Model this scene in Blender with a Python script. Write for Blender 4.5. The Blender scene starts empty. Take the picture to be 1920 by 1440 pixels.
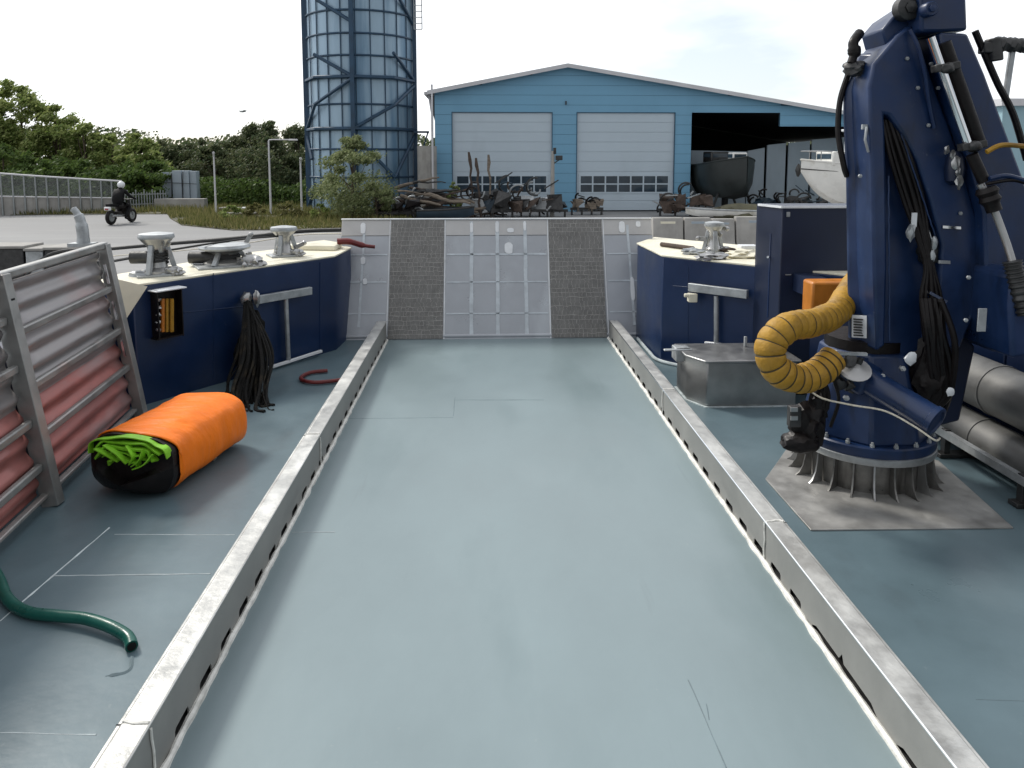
import bpy, bmesh, math, random
from mathutils import Vector, Matrix, Euler, noise as mnoise
R = math.radians
random.seed(7)
S = bpy.context.scene
COL = S.collection

# ------------------------------------------------------------------ camera
H = 2.5; FP = 1400.0; TH = R(6.0); YAW = math.atan(55/FP*math.cos(TH)); CY = 442.0
cd = bpy.data.cameras.new('camera'); cam = bpy.data.objects.new('camera', cd); COL.objects.link(cam)
cam.location = (0, 0, H); cam.rotation_euler = (math.pi/2-TH, 0, -YAW)
cd.sensor_width = 36; cd.lens = 36*FP/1920; cd.shift_y = -(720-CY)/1920
cd.clip_start = .05; cd.clip_end = 3000
S.camera = cam
S.render.resolution_x = 1024; S.render.resolution_y = 768
Fv = Vector((math.sin(YAW)*math.cos(TH), math.cos(YAW)*math.cos(TH), -math.sin(TH)))
Rv = Vector((math.cos(YAW), -math.sin(YAW), 0)); Uv = Rv.cross(Fv)
def ray(px, py): return Fv + Rv*((px-960)/FP) + Uv*((CY-py)/FP)
def at(px, py, Y): r = ray(px, py); return Vector((0, 0, H)) + r*(Y/r.y)          # point of the photo at depth Y
def gr(px, py, z=0.0): r = ray(px, py); return Vector((0, 0, H)) + r*((z-H)/r.z)   # point of the photo at height z

# ------------------------------------------------------------------ world, sun, exposure
SUN_AZ, SUN_EL = R(-48), R(46)       # azimuth measured from +Y towards +X
W = bpy.data.worlds.new('World'); S.world = W; W.use_nodes = True
n = W.node_tree.nodes; l = W.node_tree.links; n.clear()
out = n.new('ShaderNodeOutputWorld'); bg = n.new('ShaderNodeBackground'); sky = n.new('ShaderNodeTexSky')
sky.sky_type = 'NISHITA'; sky.sun_disc = False; sky.sun_elevation = SUN_EL; sky.sun_rotation = SUN_AZ
sky.air_density = 1.0; sky.dust_density = 1.2
tc = n.new('ShaderNodeTexCoord'); mp = n.new('ShaderNodeMapping'); mp.inputs['Scale'].default_value = (1.0, 1.0, 3.2)
mp.inputs['Location'].default_value = (.35, .1, .2)
nz = n.new('ShaderNodeTexNoise'); nz.inputs['Scale'].default_value = 2.1; nz.inputs['Detail'].default_value = 6; nz.inputs['Roughness'].default_value = .5
rp = n.new('ShaderNodeValToRGB'); rp.color_ramp.elements[0].position = .36; rp.color_ramp.elements[1].position = .56
rp.color_ramp.elements[0].color = (.40, .40, .40, 1)
mx = n.new('ShaderNodeMixRGB'); mx.inputs[2].default_value = (11.2, 11.4, 11.7, 1)
l.new(tc.outputs['Generated'], mp.inputs[0]); l.new(mp.outputs[0], nz.inputs[0]); l.new(nz.outputs[0], rp.inputs[0])
l.new(rp.outputs[0], mx.inputs[0]); l.new(sky.outputs[0], mx.inputs[1]); l.new(mx.outputs[0], bg.inputs[0])
# an overcast sky is brighter on the sun's side than behind the viewer
dt = n.new('ShaderNodeVectorMath'); dt.operation = 'DOT_PRODUCT'; dt.inputs[1].default_value = (-.45, .89, .0); l.new(tc.outputs['Generated'], dt.inputs[0])
mrr = n.new('ShaderNodeMapRange'); mrr.inputs[1].default_value = -.8; mrr.inputs[2].default_value = .45; mrr.inputs[3].default_value = .50; mrr.inputs[4].default_value = 1.0
mrr.interpolation_type = 'SMOOTHSTEP'; l.new(dt.outputs['Value'], mrr.inputs[0])
sc_ = n.new('ShaderNodeVectorMath'); sc_.operation = 'SCALE'; l.new(mx.outputs[0], sc_.inputs[0]); l.new(mrr.outputs[0], sc_.inputs['Scale']); l.new(sc_.outputs[0], bg.inputs[0])
bg.inputs[1].default_value = .115; l.new(bg.outputs[0], out.inputs[0])
sd = bpy.data.lights.new('sun', 'SUN'); so = bpy.data.objects.new('sun', sd); COL.objects.link(so)
sd.energy = 2.5; sd.angle = R(11); sd.color = (1, .955, .88)
sv = Vector((math.sin(SUN_AZ)*math.cos(SUN_EL), math.cos(SUN_AZ)*math.cos(SUN_EL), math.sin(SUN_EL)))
so.rotation_euler = (-sv).to_track_quat('-Z', 'Y').to_euler()
S.view_settings.view_transform = 'Standard'; S.view_settings.look = 'None'; S.view_settings.gamma = 1
S.view_settings.exposure = .15

# ------------------------------------------------------------------ materials
def mat(name, col, rough=.6, metal=0.0, var=.25, scale=3.0, bump=.0, bscale=40.0, stretch=(1, 1, 1), streak=None, spec=.5, rvar=.12, coat=0):
    m = bpy.data.materials.new(name); m.use_nodes = True
    n = m.node_tree.nodes; l = m.node_tree.links; b = n['Principled BSDF']
    b.inputs['Metallic'].default_value = metal; b.inputs['Specular IOR Level'].default_value = spec
    b.inputs['Coat Weight'].default_value = coat
    tc = n.new('ShaderNodeTexCoord'); mp = n.new('ShaderNodeMapping'); mp.inputs['Scale'].default_value = stretch
    l.new(tc.outputs['Object'], mp.inputs[0])
    nz = n.new('ShaderNodeTexNoise'); nz.inputs['Scale'].default_value = scale; nz.inputs['Detail'].default_value = 7; nz.inputs['Roughness'].default_value = .6
    l.new(mp.outputs[0], nz.inputs[0])
    r = n.new('ShaderNodeValToRGB'); r.color_ramp.elements[0].position = .3; r.color_ramp.elements[1].position = .7
    r.color_ramp.elements[0].color = tuple(c*(1-var) for c in col)+(1,); r.color_ramp.elements[1].color = tuple(min(1, c*(1+var*.8)) for c in col)+(1,)
    l.new(nz.outputs[0], r.inputs[0]); cur = r.outputs[0]
    for sc, amt, st, thr in ([] if not streak else streak if isinstance(streak, list) else [streak]):
        m2 = n.new('ShaderNodeMapping'); m2.inputs['Scale'].default_value = st; l.new(tc.outputs['Object'], m2.inputs[0])
        n2 = n.new('ShaderNodeTexNoise'); n2.inputs['Scale'].default_value = 1; n2.inputs['Detail'].default_value = 5; l.new(m2.outputs[0], n2.inputs[0])
        r2 = n.new('ShaderNodeValToRGB'); r2.color_ramp.elements[0].position = thr; r2.color_ramp.elements[1].position = min(1, thr+.18)
        r2.color_ramp.elements[0].color = (0, 0, 0, 1); r2.color_ramp.elements[1].color = (amt, amt, amt, 1)
        l.new(n2.outputs[0], r2.inputs[0])
        x = n.new('ShaderNodeMixRGB'); x.inputs[2].default_value = (*sc, 1); l.new(r2.outputs[0], x.inputs[0]); l.new(cur, x.inputs[1]); cur = x.outputs[0]
    l.new(cur, b.inputs['Base Color'])
    mr = n.new('ShaderNodeMapRange'); mr.inputs[1].default_value = .3; mr.inputs[2].default_value = .7
    mr.inputs[3].default_value = max(.02, rough-rvar); mr.inputs[4].default_value = min(1, rough+rvar)
    l.new(nz.outputs[0], mr.inputs[0]); l.new(mr.outputs[0], b.inputs['Roughness'])
    if bump:
        n3 = n.new('ShaderNodeTexNoise'); n3.inputs['Scale'].default_value = bscale; n3.inputs['Detail'].default_value = 4; l.new(mp.outputs[0], n3.inputs[0])
        bp = n.new('ShaderNodeBump'); bp.inputs['Strength'].default_value = bump; bp.inputs['Distance'].default_value = .02
        l.new(n3.outputs[0], bp.inputs['Height']); l.new(bp.outputs[0], b.inputs['Normal'])
    return m
def leafmat(name, c1, c2, c3=None):
    m = bpy.data.materials.new(name); m.use_nodes = True
    n = m.node_tree.nodes; l = m.node_tree.links; b = n['Principled BSDF']; b.inputs['Roughness'].default_value = .6; b.inputs['Specular IOR Level'].default_value = .3
    g = n.new('ShaderNodeNewGeometry'); r = n.new('ShaderNodeValToRGB')
    r.color_ramp.elements[0].color = (*c1, 1); r.color_ramp.elements[1].color = (*c2, 1)
    if c3: e = r.color_ramp.elements.new(.93); e.color = (*c3, 1)
    l.new(g.outputs['Random Per Island'], r.inputs[0]); l.new(r.outputs[0], b.inputs['Base Color'])
    t = n.new('ShaderNodeBsdfTranslucent'); l.new(r.outputs[0], t.inputs[0]); a = n.new('ShaderNodeMixShader'); a.inputs[0].default_value = .38
    l.new(b.outputs[0], a.inputs[1]); l.new(t.outputs[0], a.inputs[2]); l.new(a.outputs[0], n['Material Output'].inputs[0])
    return m
M = {}
M['deck'] = mat('deck_paint', (.198, .256, .272), .36, var=.12, scale=.7, bump=.10, bscale=9, stretch=(1, .55, 1), streak=[((.12, .175, .185), .45, (1.3, .4, 1), .54), ((.25, .31, .33), .4, (.8, .5, 1), .56), ((.10, .12, .125), .35, (9, .8, 1), .68), ((.32, .35, .35), .5, (30, 22, 1), .70)], rvar=.08)
M['deckside'] = mat('side_deck_paint', (.105, .155, .178), .36, var=.18, scale=.9, bump=.12, bscale=8, streak=[((.17, .22, .24), .4, (1.2, .8, 1), .56), ((.06, .08, .09), .5, (2.4, 1.3, 1), .60), ((.26, .29, .29), .5, (26, 18, 1), .69)], rvar=.09)
M['seam'] = mat('weld_seam', (.50, .56, .57), .5, var=.3, scale=9)
M['seamd'] = mat('dark_seam', (.13, .18, .20), .6, var=.3, scale=9)
M['rail'] = mat('worn_aluminium', (.50, .50, .48), .42, metal=.55, var=.22, scale=6, bump=.18, bscale=22, streak=((.80, .80, .77), .7, (5, 2.5, 5), .52))
M['railside'] = mat('rail_web', (.30, .30, .285), .55, metal=.35, var=.16, scale=2.2, bump=.06, bscale=30, streak=((.2, .2, .19), .5, (6, 1.4, 6), .62))
M['bead'] = mat('sealant', (.78, .77, .72), .55, var=.25, scale=14, bump=.6, bscale=18, streak=((.42, .42, .38), .8, (14, 5, 14), .56))
M['navy'] = mat('navy_paint', (.0060, .022, .074), .38, var=.25, scale=1.6, bump=.03, bscale=5, streak=[((.018, .045, .12), .35, (1.4, 1.4, .8), .58), ((.06, .035, .03), .5, (9, 9, .7), .68), ((.10, .12, .16), .6, (16, 16, 16), .70)], rvar=.1)
M['navyd'] = mat('navy_casing_paint', (.0048, .012, .038), .42, var=.25, scale=1.6, bump=.03, bscale=5)
M['crane'] = mat('crane_paint', (.0075, .0245, .080), .38, var=.35, scale=3.2, bump=.12, bscale=4, streak=[((.028, .05, .115), .6, (3, 3, .9), .53), ((.004, .006, .012), .8, (6, 6, 1.6), .60), ((.16, .18, .22), .7, (26, 26, 20), .70)], rvar=.14)
M['cream'] = mat('cream_paint', (.74, .70, .56), .5, var=.12, scale=3, streak=((.45, .40, .28), .6, (3.5, 3.5, 3.5), .62), bump=.1, bscale=12)
M['white'] = mat('white_paint', (.74, .76, .78), .4, var=.1, scale=5, streak=((.4, .4, .38), .5, (9, 9, 9), .62))
M['galv'] = mat('galvanised', (.40, .42, .43), .46, metal=.6, var=.3, scale=7, bump=.1, bscale=20)
M['steel'] = mat('stainless', (.40, .40, .395), .36, metal=.85, var=.2, scale=4, bump=.08, bscale=6, rvar=.08)
M['chrome'] = mat('chrome', (.85, .86, .87), .1, metal=1, var=.03, scale=5, rvar=.04)
M['pipe'] = mat('dull_pipe', (.155, .155, .15), .5, metal=.4, var=.3, scale=3, bump=.06, bscale=9)
M['dsteel'] = mat('dark_steel', (.065, .065, .065), .45, metal=.7, var=.4, scale=9, bump=.2, bscale=18)
M['black'] = mat('black_rubber', (.007, .005, .005), .45, spec=.3, var=.4, scale=9, bump=.2, bscale=25)
M['net'] = mat('black_net', (.008, .008, .0075), .75, spec=.2, var=.5, scale=22, bump=.5, bscale=60, streak=((.05, .04, .025), .6, (9, 9, 2), .55))
M['sheet'] = mat('corrugated_sheet', (.30, .285, .285), .46, metal=.45, var=.18, scale=2.5, bump=.06, bscale=14, stretch=(1, 1, 4), streak=((.33, .15, .135), .6, (1.0, .7, 1.7), .54))  # reddish streaks: reflection of the orange roll put into the colour
M['sheetred'] = mat('red_reflection_sheet', (.36, .135, .12), .46, metal=.3, var=.25, scale=2.5, bump=.06, bscale=14, stretch=(1, 1, 4), streak=((.32, .29, .29), .7, (1.2, .8, 3.0), .54))  # lower sheets: red reflection of the orange roll painted in, with some wear
M['post'] = mat('gate_frame', (.32, .32, .31), .45, metal=.55, var=.18, scale=5, bump=.1, bscale=24, streak=((.45, .33, .30), .5, (3, 3, 1), .56))
M['orange'] = mat('orange_tarp', (.93, .20, .006), .48, spec=.28, var=.12, scale=2.4, bump=.9, bscale=5.5, stretch=(1, 2.6, 1), rvar=.08)
M['green'] = mat('green_cloth', (.20, .50, .015), .6, var=.3, scale=9, bump=.4, bscale=12)
M['hoseg'] = mat('green_hose', (.004, .085, .066), .33, var=.2, scale=8, bump=.05)
M['hosey'] = mat('yellow_duct', (.38, .205, .014), .6, var=.3, scale=6, bump=.6, bscale=18, streak=[((.15, .08, .015), .75, (5, 5, 5), .54), ((.03, .022, .01), .6, (14, 14, 14), .68)])
M['hosed'] = mat('duct_crease', (.05, .035, .012), .8, var=.3)
M['red'] = mat('dark_red', (.13, .012, .012), .5, var=.3, scale=9)
M['amber'] = mat('amber_box', (.50, .17, .015), .4, var=.2, scale=6)
M['rope'] = mat('pale_rope', (.62, .58, .48), .8, var=.3, scale=60)
M['drope'] = mat('dark_rope', (.02, .02, .02), .7, var=.4, scale=30)
M['ramp'] = mat("ramp_plate", (.385, .405, .435), .36, metal=.30, var=.10, scale=2.0, bump=.07, bscale=8, streak=((.52, .56, .59), .55, (2.5, 2.5, .9), .55))
M['ramplip'] = mat('ramp_lip_plate', (.47, .465, .46), .42, metal=.3, var=.1, scale=3, bump=.05)
M['rampwhite'] = mat('ramp_weld_line', (.52, .565, .60), .42, metal=.2, var=.2, scale=7)
M['plate'] = mat('worn_base_plate', (.36, .355, .34), .42, metal=.4, var=.3, scale=4, bump=.3, bscale=7, streak=[((.14, .135, .125), .7, (3, 3, 1), .55), ((.62, .61, .58), .6, (7, 5, 1), .62)])
M['ped'] = mat('pedestal_steel', (.20, .195, .185), .36, metal=.7, var=.4, scale=6, bump=.1, bscale=9, streak=((.05, .045, .04), .8, (9, 9, 1.5), .53))
M['tread'] = mat('tread_strip', (.175, .172, .165), .55, metal=.25, var=.28, scale=9, bump=.3, bscale=30)
M['treadr'] = mat('tread_rib', (.40, .39, .37), .5, metal=.4, var=.3, scale=14)
M['asphalt'] = mat('asphalt', (.235, .235, .235), .8, var=.14, scale=.25, bump=.2, bscale=20, streak=((.33, .33, .325), .5, (.08, .7, 1), .5))
M['soil'] = mat('verge_soil', (.10, .095, .06), .95, var=.4, scale=1.2, bump=.5, bscale=8)
M['water'] = mat('harbour_water', (.012, .03, .035), .08, var=.2, scale=1, bump=.25, bscale=1.4, rvar=.03)
M['concrete'] = mat('concrete', (.34, .33, .31), .85, var=.22, scale=1.8, bump=.2, bscale=18, streak=((.2, .19, .17), .6, (3, 3, .7), .56))
M['clad'] = mat('blue_cladding', (.175, .385, .555), .5, var=.05, scale=.35, streak=((.14, .32, .47), .5, (.5, .5, .12), .58))
M['gap'] = mat('cladding_gap', (.05, .12, .19), .8, var=.1)
M['door'] = mat('door_panel', (.50, .59, .66), .45, var=.04, scale=.4, streak=((.42, .50, .56), .5, (.6, .6, .25), .58))
M['trim'] = mat('roof_trim', (.60, .60, .62), .5, var=.1, scale=1)
M['roof'] = mat('roof_sheet', (.17, .17, .18), .7, var=.15, scale=1)
M['glass'] = mat('door_glass', (.035, .055, .075), .08, var=.5, scale=.8, rvar=.03)
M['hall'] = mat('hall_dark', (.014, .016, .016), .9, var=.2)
M['tarpw'] = mat('pale_sheeting', (.34, .40, .45), .6, var=.12, scale=1.2, stretch=(1, 1, .4), bump=.3, bscale=2.5)
M['silo'] = mat('silo_sheet', (.34, .47, .58), .40, metal=.25, var=.15, scale=.8, stretch=(1, 1, .25), streak=((.075, .18, .30), .8, (1.2, 1.2, .10), .48))
M['siloframe'] = mat('silo_frame', (.022, .062, .115), .5, var=.3, scale=1.5)
M['bark'] = mat('bark', (.085, .065, .045), .95, var=.4, scale=8, bump=.6, bscale=14)
M['wood'] = mat('driftwood', (.20, .165, .13), .9, var=.5, scale=4, bump=.5, bscale=14, stretch=(1, 1, 5))
M['rust'] = mat('rusty_steel', (.085, .062, .050), .8, metal=.2, var=.5, scale=7, bump=.3, bscale=22)
M['hullw'] = mat('white_hull', (.78, .77, .73), .3, var=.08, scale=2, streak=((.42, .38, .28), .7, (1.4, 1.4, 1.4), .56))
M['hulld'] = mat('dark_hull', (.022, .028, .028), .5, var=.3, scale=2)
M['hullb'] = mat('blue_hull', (.02, .04, .06), .4, var=.3, scale=2)
M['bluep'] = mat('pale_blue_wall', (.30, .46, .52), .6, var=.08, scale=1)
M['jacket'] = mat('black_jacket', (.006, .006, .007), .7, spec=.2, var=.3, scale=9)
M['skin'] = mat('skin', (.50, .30, .22), .6, var=.05)
M['chain'] = mat('fence_wire', (.32, .34, .34), .5, metal=.5, var=.2)
M['fenceback'] = mat('fence_mesh_sheet', (.13, .14, .13), .8, var=.5, scale=6)
M['lampr'] = mat('red_lens', (.4, .02, .02), .3)
M['leaf'] = leafmat('leaves_fresh', (.10, .165, .03), (.235, .325, .075), (.38, .42, .16))
M['leafd'] = leafmat('leaves_dark', (.055, .10, .025), (.13, .19, .048))
M['leafs'] = leafmat('leaves_bush', (.11, .155, .055), (.22, .275, .115), (.32, .35, .18))
M['needle'] = leafmat('needles', (.045, .080, .032), (.11, .155, .062), (.16, .17, .085))
M['grass'] = leafmat('grass_blades', (.07, .095, .02), (.17, .18, .05), (.26, .23, .10))

# ------------------------------------------------------------------ mesh helpers
def rotm(v):   # rotation taking +Z to v
    return Vector(v).normalized().to_track_quat('Z', 'Y').to_matrix()
class MB:
    def __init__(s): s.bm = bmesh.new(); s.mi = 0
    def _f(s, vs, mi=None, smooth=False):
        try: f = s.bm.faces.new(vs)
        except ValueError: return None
        f.material_index = s.mi if mi is None else mi; f.smooth = smooth; return f
    def hull8(s, p):   # 8 corners: bottom ring 0-3, top ring 4-7
        v = [s.bm.verts.new(q) for q in p]
        for q in ((3, 2, 1, 0), (4, 5, 6, 7), (0, 1, 5, 4), (1, 2, 6, 5), (2, 3, 7, 6), (3, 0, 4, 7)): s._f([v[i] for i in q])
        return s
    def box(s, c, size, rz=0.0, rot=None):
        hx, hy, hz = size[0]/2, size[1]/2, size[2]/2
        m = rot if rot is not None else Matrix.Rotation(rz, 3, 'Z'); c = Vector(c)
        s.hull8([c+m@Vector(q) for q in ((-hx, -hy, -hz), (hx, -hy, -hz), (hx, hy, -hz), (-hx, hy, -hz), (-hx, -hy, hz), (hx, -hy, hz), (hx, hy, hz), (-hx, hy, hz))]); return s
    def bar(s, a, b, w, h, up=(0, 0, 1)):   # rectangular bar from a to b
        a = Vector(a); b = Vector(b); z = (b-a); L = z.length; z.normalize(); x = Vector(up).cross(z)
        if x.length < 1e-4: x = Vector((1, 0, 0)).cross(z)
        x.normalize(); y = z.cross(x); rot = Matrix((x, y, z)).transposed()
        return s.box((a+b)/2, (w, h, L), rot=rot)
    def tube(s, path, r, seg=10, caps=True, mif=None, smooth=True):
        path = [Vector(p) for p in path]; N = len(path)
        rr = r if isinstance(r, (list, tuple)) else [r]*N
        t = [(path[min(i+1, N-1)]-path[max(i-1, 0)]).normalized() for i in range(N)]
        u = Vector((0, 0, 1)) if abs(t[0].z) < .9 else Vector((1, 0, 0)); u = (u-t[0]*u.dot(t[0])).normalized()
        rings = []
        for i in range(N):
            u = (u-t[i]*u.dot(t[i])); u = u.normalized() if u.length > 1e-6 else t[i].orthogonal().normalized(); w = t[i].cross(u)
            rings.append([s.bm.verts.new(path[i]+(u*math.cos(a)+w*math.sin(a))*rr[i]) for a in [2*math.pi*k/seg for k in range(seg)]])
        for i in range(N-1):
            for k in range(seg):
                s._f([rings[i][k], rings[i][(k+1) % seg], rings[i+1][(k+1) % seg], rings[i+1][k]], mif(i) if mif else None, smooth)
        if caps: s._f(rings[0][::-1]); s._f(rings[-1])
        return s
    def cyl(s, a, b, r, r2=None, seg=16): return s.tube([a, b], [r, r if r2 is None else r2], seg)
    def lathe(s, c, prof, seg=24, axis=(0, 0, 1), smooth=True):  # prof: (radius, height)
        m = rotm(axis); c = Vector(c); rings = []
        for (r, z) in prof: rings.append([s.bm.verts.new(c+m@Vector((r*math.cos(2*math.pi*k/seg), r*math.sin(2*math.pi*k/seg), z))) for k in range(seg)])
        for i in range(len(rings)-1):
            for k in range(seg): s._f([rings[i][k], rings[i][(k+1) % seg], rings[i+1][(k+1) % seg], rings[i+1][k]], None, smooth)
        if prof[0][0] > 1e-4: s._f(rings[0][::-1])
        if prof[-1][0] > 1e-4: s._f(rings[-1])
        return s
    def slab(s, poly, d):   # 3-D polygon pushed along vector d
        d = Vector(d); a = [s.bm.verts.new(p) for p in poly]; b = [s.bm.verts.new(Vector(p)+d) for p in poly]; k = len(a)
        s._f(a[::-1]); s._f(b)
        for i in range(k): s._f([a[i], a[(i+1) % k], b[(i+1) % k], b[i]])
        return s
    def plan(s, poly, z0, z1):  # plan polygon raised from z0 to z1
        return s.slab([Vector((p[0], p[1], z0)) for p in poly], (0, 0, z1-z0))
    def blob(s, c, r, sub=2, amp=.25, fr=2.0, sc=(1, 1, 1), seed=0):
        t = bmesh.new(); bmesh.ops.create_icosphere(t, subdivisions=sub, radius=1)
        vm = {}
        for v in t.verts:
            k = 1+amp*mnoise.noise(v.co*fr+Vector((seed*3.1, seed*1.7, seed)))
            vm[v] = s.bm.verts.new(Vector(c)+Vector((v.co.x*sc[0], v.co.y*sc[1], v.co.z*sc[2]))*r*k)
        for f in t.faces: s._f([vm[v] for v in f.verts], None, True)
        t.free(); return s
    def build(s, name, m, parent=None, origin=None, bevel=0, smooth=None, seg=2):
        o0 = Vector((0, 0, 0))
        if parent is not None: o0 = Vector(parent['o']) if 'o' in parent else Vector((0, 0, 0))
        elif origin is not None: o0 = Vector(origin)
        bmesh.ops.recalc_face_normals(s.bm, faces=s.bm.faces)
        for v in s.bm.verts: v.co -= o0
        me = bpy.data.meshes.new(name); s.bm.to_mesh(me); s.bm.free()
        for q in (m if isinstance(m, (list, tuple)) else [m]): me.materials.append(q)
        if smooth is not None:
            for p in me.polygons: p.use_smooth = True
            me.set_sharp_from_angle(angle=R(smooth))
        else: me.set_sharp_from_angle(angle=R(40))
        o = bpy.data.objects.new(name, me); COL.objects.link(o)
        OR[o.name] = tuple(o0)
        if parent is not None: o.parent = parent
        else: o.location = o0
        if bevel:
            b = o.modifiers.new('bevel', 'BEVEL'); b.width = bevel; b.segments = seg; b.limit_method = 'ANGLE'; b.angle_limit = R(35)
        return o
OR = {}
_build = MB.build
def build(s, name, m, parent=None, origin=None, bevel=0, smooth=None, seg=2):
    if parent is not None and parent.name in OR:
        P = parent; class_o = OR[P.name]
        o0 = Vector(class_o)
        bmesh.ops.recalc_face_normals(s.bm, faces=s.bm.faces)
        for v in s.bm.verts: v.co -= o0
        t = MB(); t.bm.free(); t.bm = s.bm
        o = _build(t, name, m, None, None, bevel, smooth, seg)
        o.location = (0, 0, 0); o.parent = P; OR[o.name] = class_o
        return o
    return _build(s, name, m, parent, origin, bevel, smooth, seg)
MB.build = build
def tag(o, label=None, cat=None, group=None, kind=None):
    if label: o['label'] = label
    if cat: o['category'] = cat
    if group: o['group'] = group
    if kind: o['kind'] = kind
    return o
def root(name, loc, label, cat, group=None):
    o = bpy.data.objects.new(name, None); COL.objects.link(o); o.location = loc; o.empty_display_size = .2
    OR[o.name] = tuple(loc); return tag(o, label, cat, group)
KIDS = {}
def dup(src, loc=None, rz=None, label=None, scale=None):
    def cp(o, par):
        c = o.copy(); COL.objects.link(c)
        if par is not None: c.parent = par
        for ch in list(o.children): cp(ch, c)
        return c
    c = cp(src, None)
    if loc is not None: c.location = loc
    if rz is not None: c.rotation_euler = (0, 0, rz)
    if scale is not None: c.scale = (scale,)*3 if not isinstance(scale, (tuple, list)) else scale
    if label: c['label'] = label
    return c
def smoothpath(pts, k=8):
    pts = [Vector(p) for p in pts]; o = []
    for i in range(len(pts)-1):
        p0 = pts[max(i-1, 0)]; p1 = pts[i]; p2 = pts[i+1]; p3 = pts[min(i+2, len(pts)-1)]
        for j in range(k):
            t = j/k; o.append(.5*((2*p1)+(-p0+p2)*t+(2*p0-5*p1+4*p2-p3)*t*t+(-p0+3*p1-3*p2+p3)*t*t*t))
    o.append(pts[-1]); return o

# ================================================================== SETTING
G = -.27
g = MB(); g.plan([(-900, 12.3), (900, 12.3), (900, 1500), (-900, 1500)], G-2.2, G); tag(g.build('ground', M['asphalt']), kind='structure')
w = MB(); w.plan([(-900, -300), (900, -300), (900, 12.6), (-900, 12.6)], -2.4, -1.5); tag(w.build('water', M['water']), kind='structure')
# hull of the vessel and its deck
h = MB(); h.plan([(-3.95, -3), (4.95, -3), (4.95, 7.0), (2.6, 10.35), (-2.2, 10.35), (-3.95, 7.6)], -1.9, -.03); tag(h.build('hull', M['navy']), kind='structure')
XL, XR = -1.33, 1.745
d = MB(); d.plan([(XL-.07, -3), (XR+.07, -3), (XR+.07, 10.16), (XL-.07, 10.16)], -.03, 0); deck = tag(d.build('deck', M['deck']), kind='structure')
d = MB(); d.plan([(-3.6, -3), (XL-.07, -3), (XL-.07, 10.16), (-2.2, 10.16), (-3.6, 7.5)], -.03, 0)
d.plan([(XR+.07, -3), (4.9, -3), (4.9, 7.0), (2.5, 10.16), (XR+.07, 10.16)], -.03, 0); tag(d.build('side_deck', M['deckside']), kind='structure')
sm = MB()
def seam(mb, a, b, w=.012):
    a = Vector((a[0], a[1], .0)); b = Vector((b[0], b[1], .0)); N = max(2, int((b-a).length/.08)); pts = []
    side = Vector((-(b-a).y, (b-a).x, 0)).normalized()
    for i in range(N+1): pts.append(a.lerp(b, i/N)+side*random.uniform(-.002, .002))
    mb.tube(pts, [w*.5*random.uniform(.5, 1.1) for _ in pts], 5)
for a, b, w in (((205, 990), (0, 1165), .014), ((215, 1002), (440, 1003), .007), ((100, 1080), (395, 1076), .011), ((0, 1374), (180, 1378), .009), ((548, 998), (628, 998), .010)):
    seam(sm, gr(*a), gr(*b), w)
tag(sm.build('deck_weld_seam', M['seam'], deck), None)
sm = MB()
for a, b, w in (((853, 745), (850, 780), .007), ((655, 785), (850, 783), .005), ((855, 750), (1020, 750), .006), ((1290, 1275), (1362, 1440), .006), ((1830, 1312), (1960, 1316), .005), ((1325, 1320), (1330, 1350), .005)):
    seam(sm, gr(*a), gr(*b), w)
sm.build('deck_scratch', M['seamd'], deck)

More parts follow.
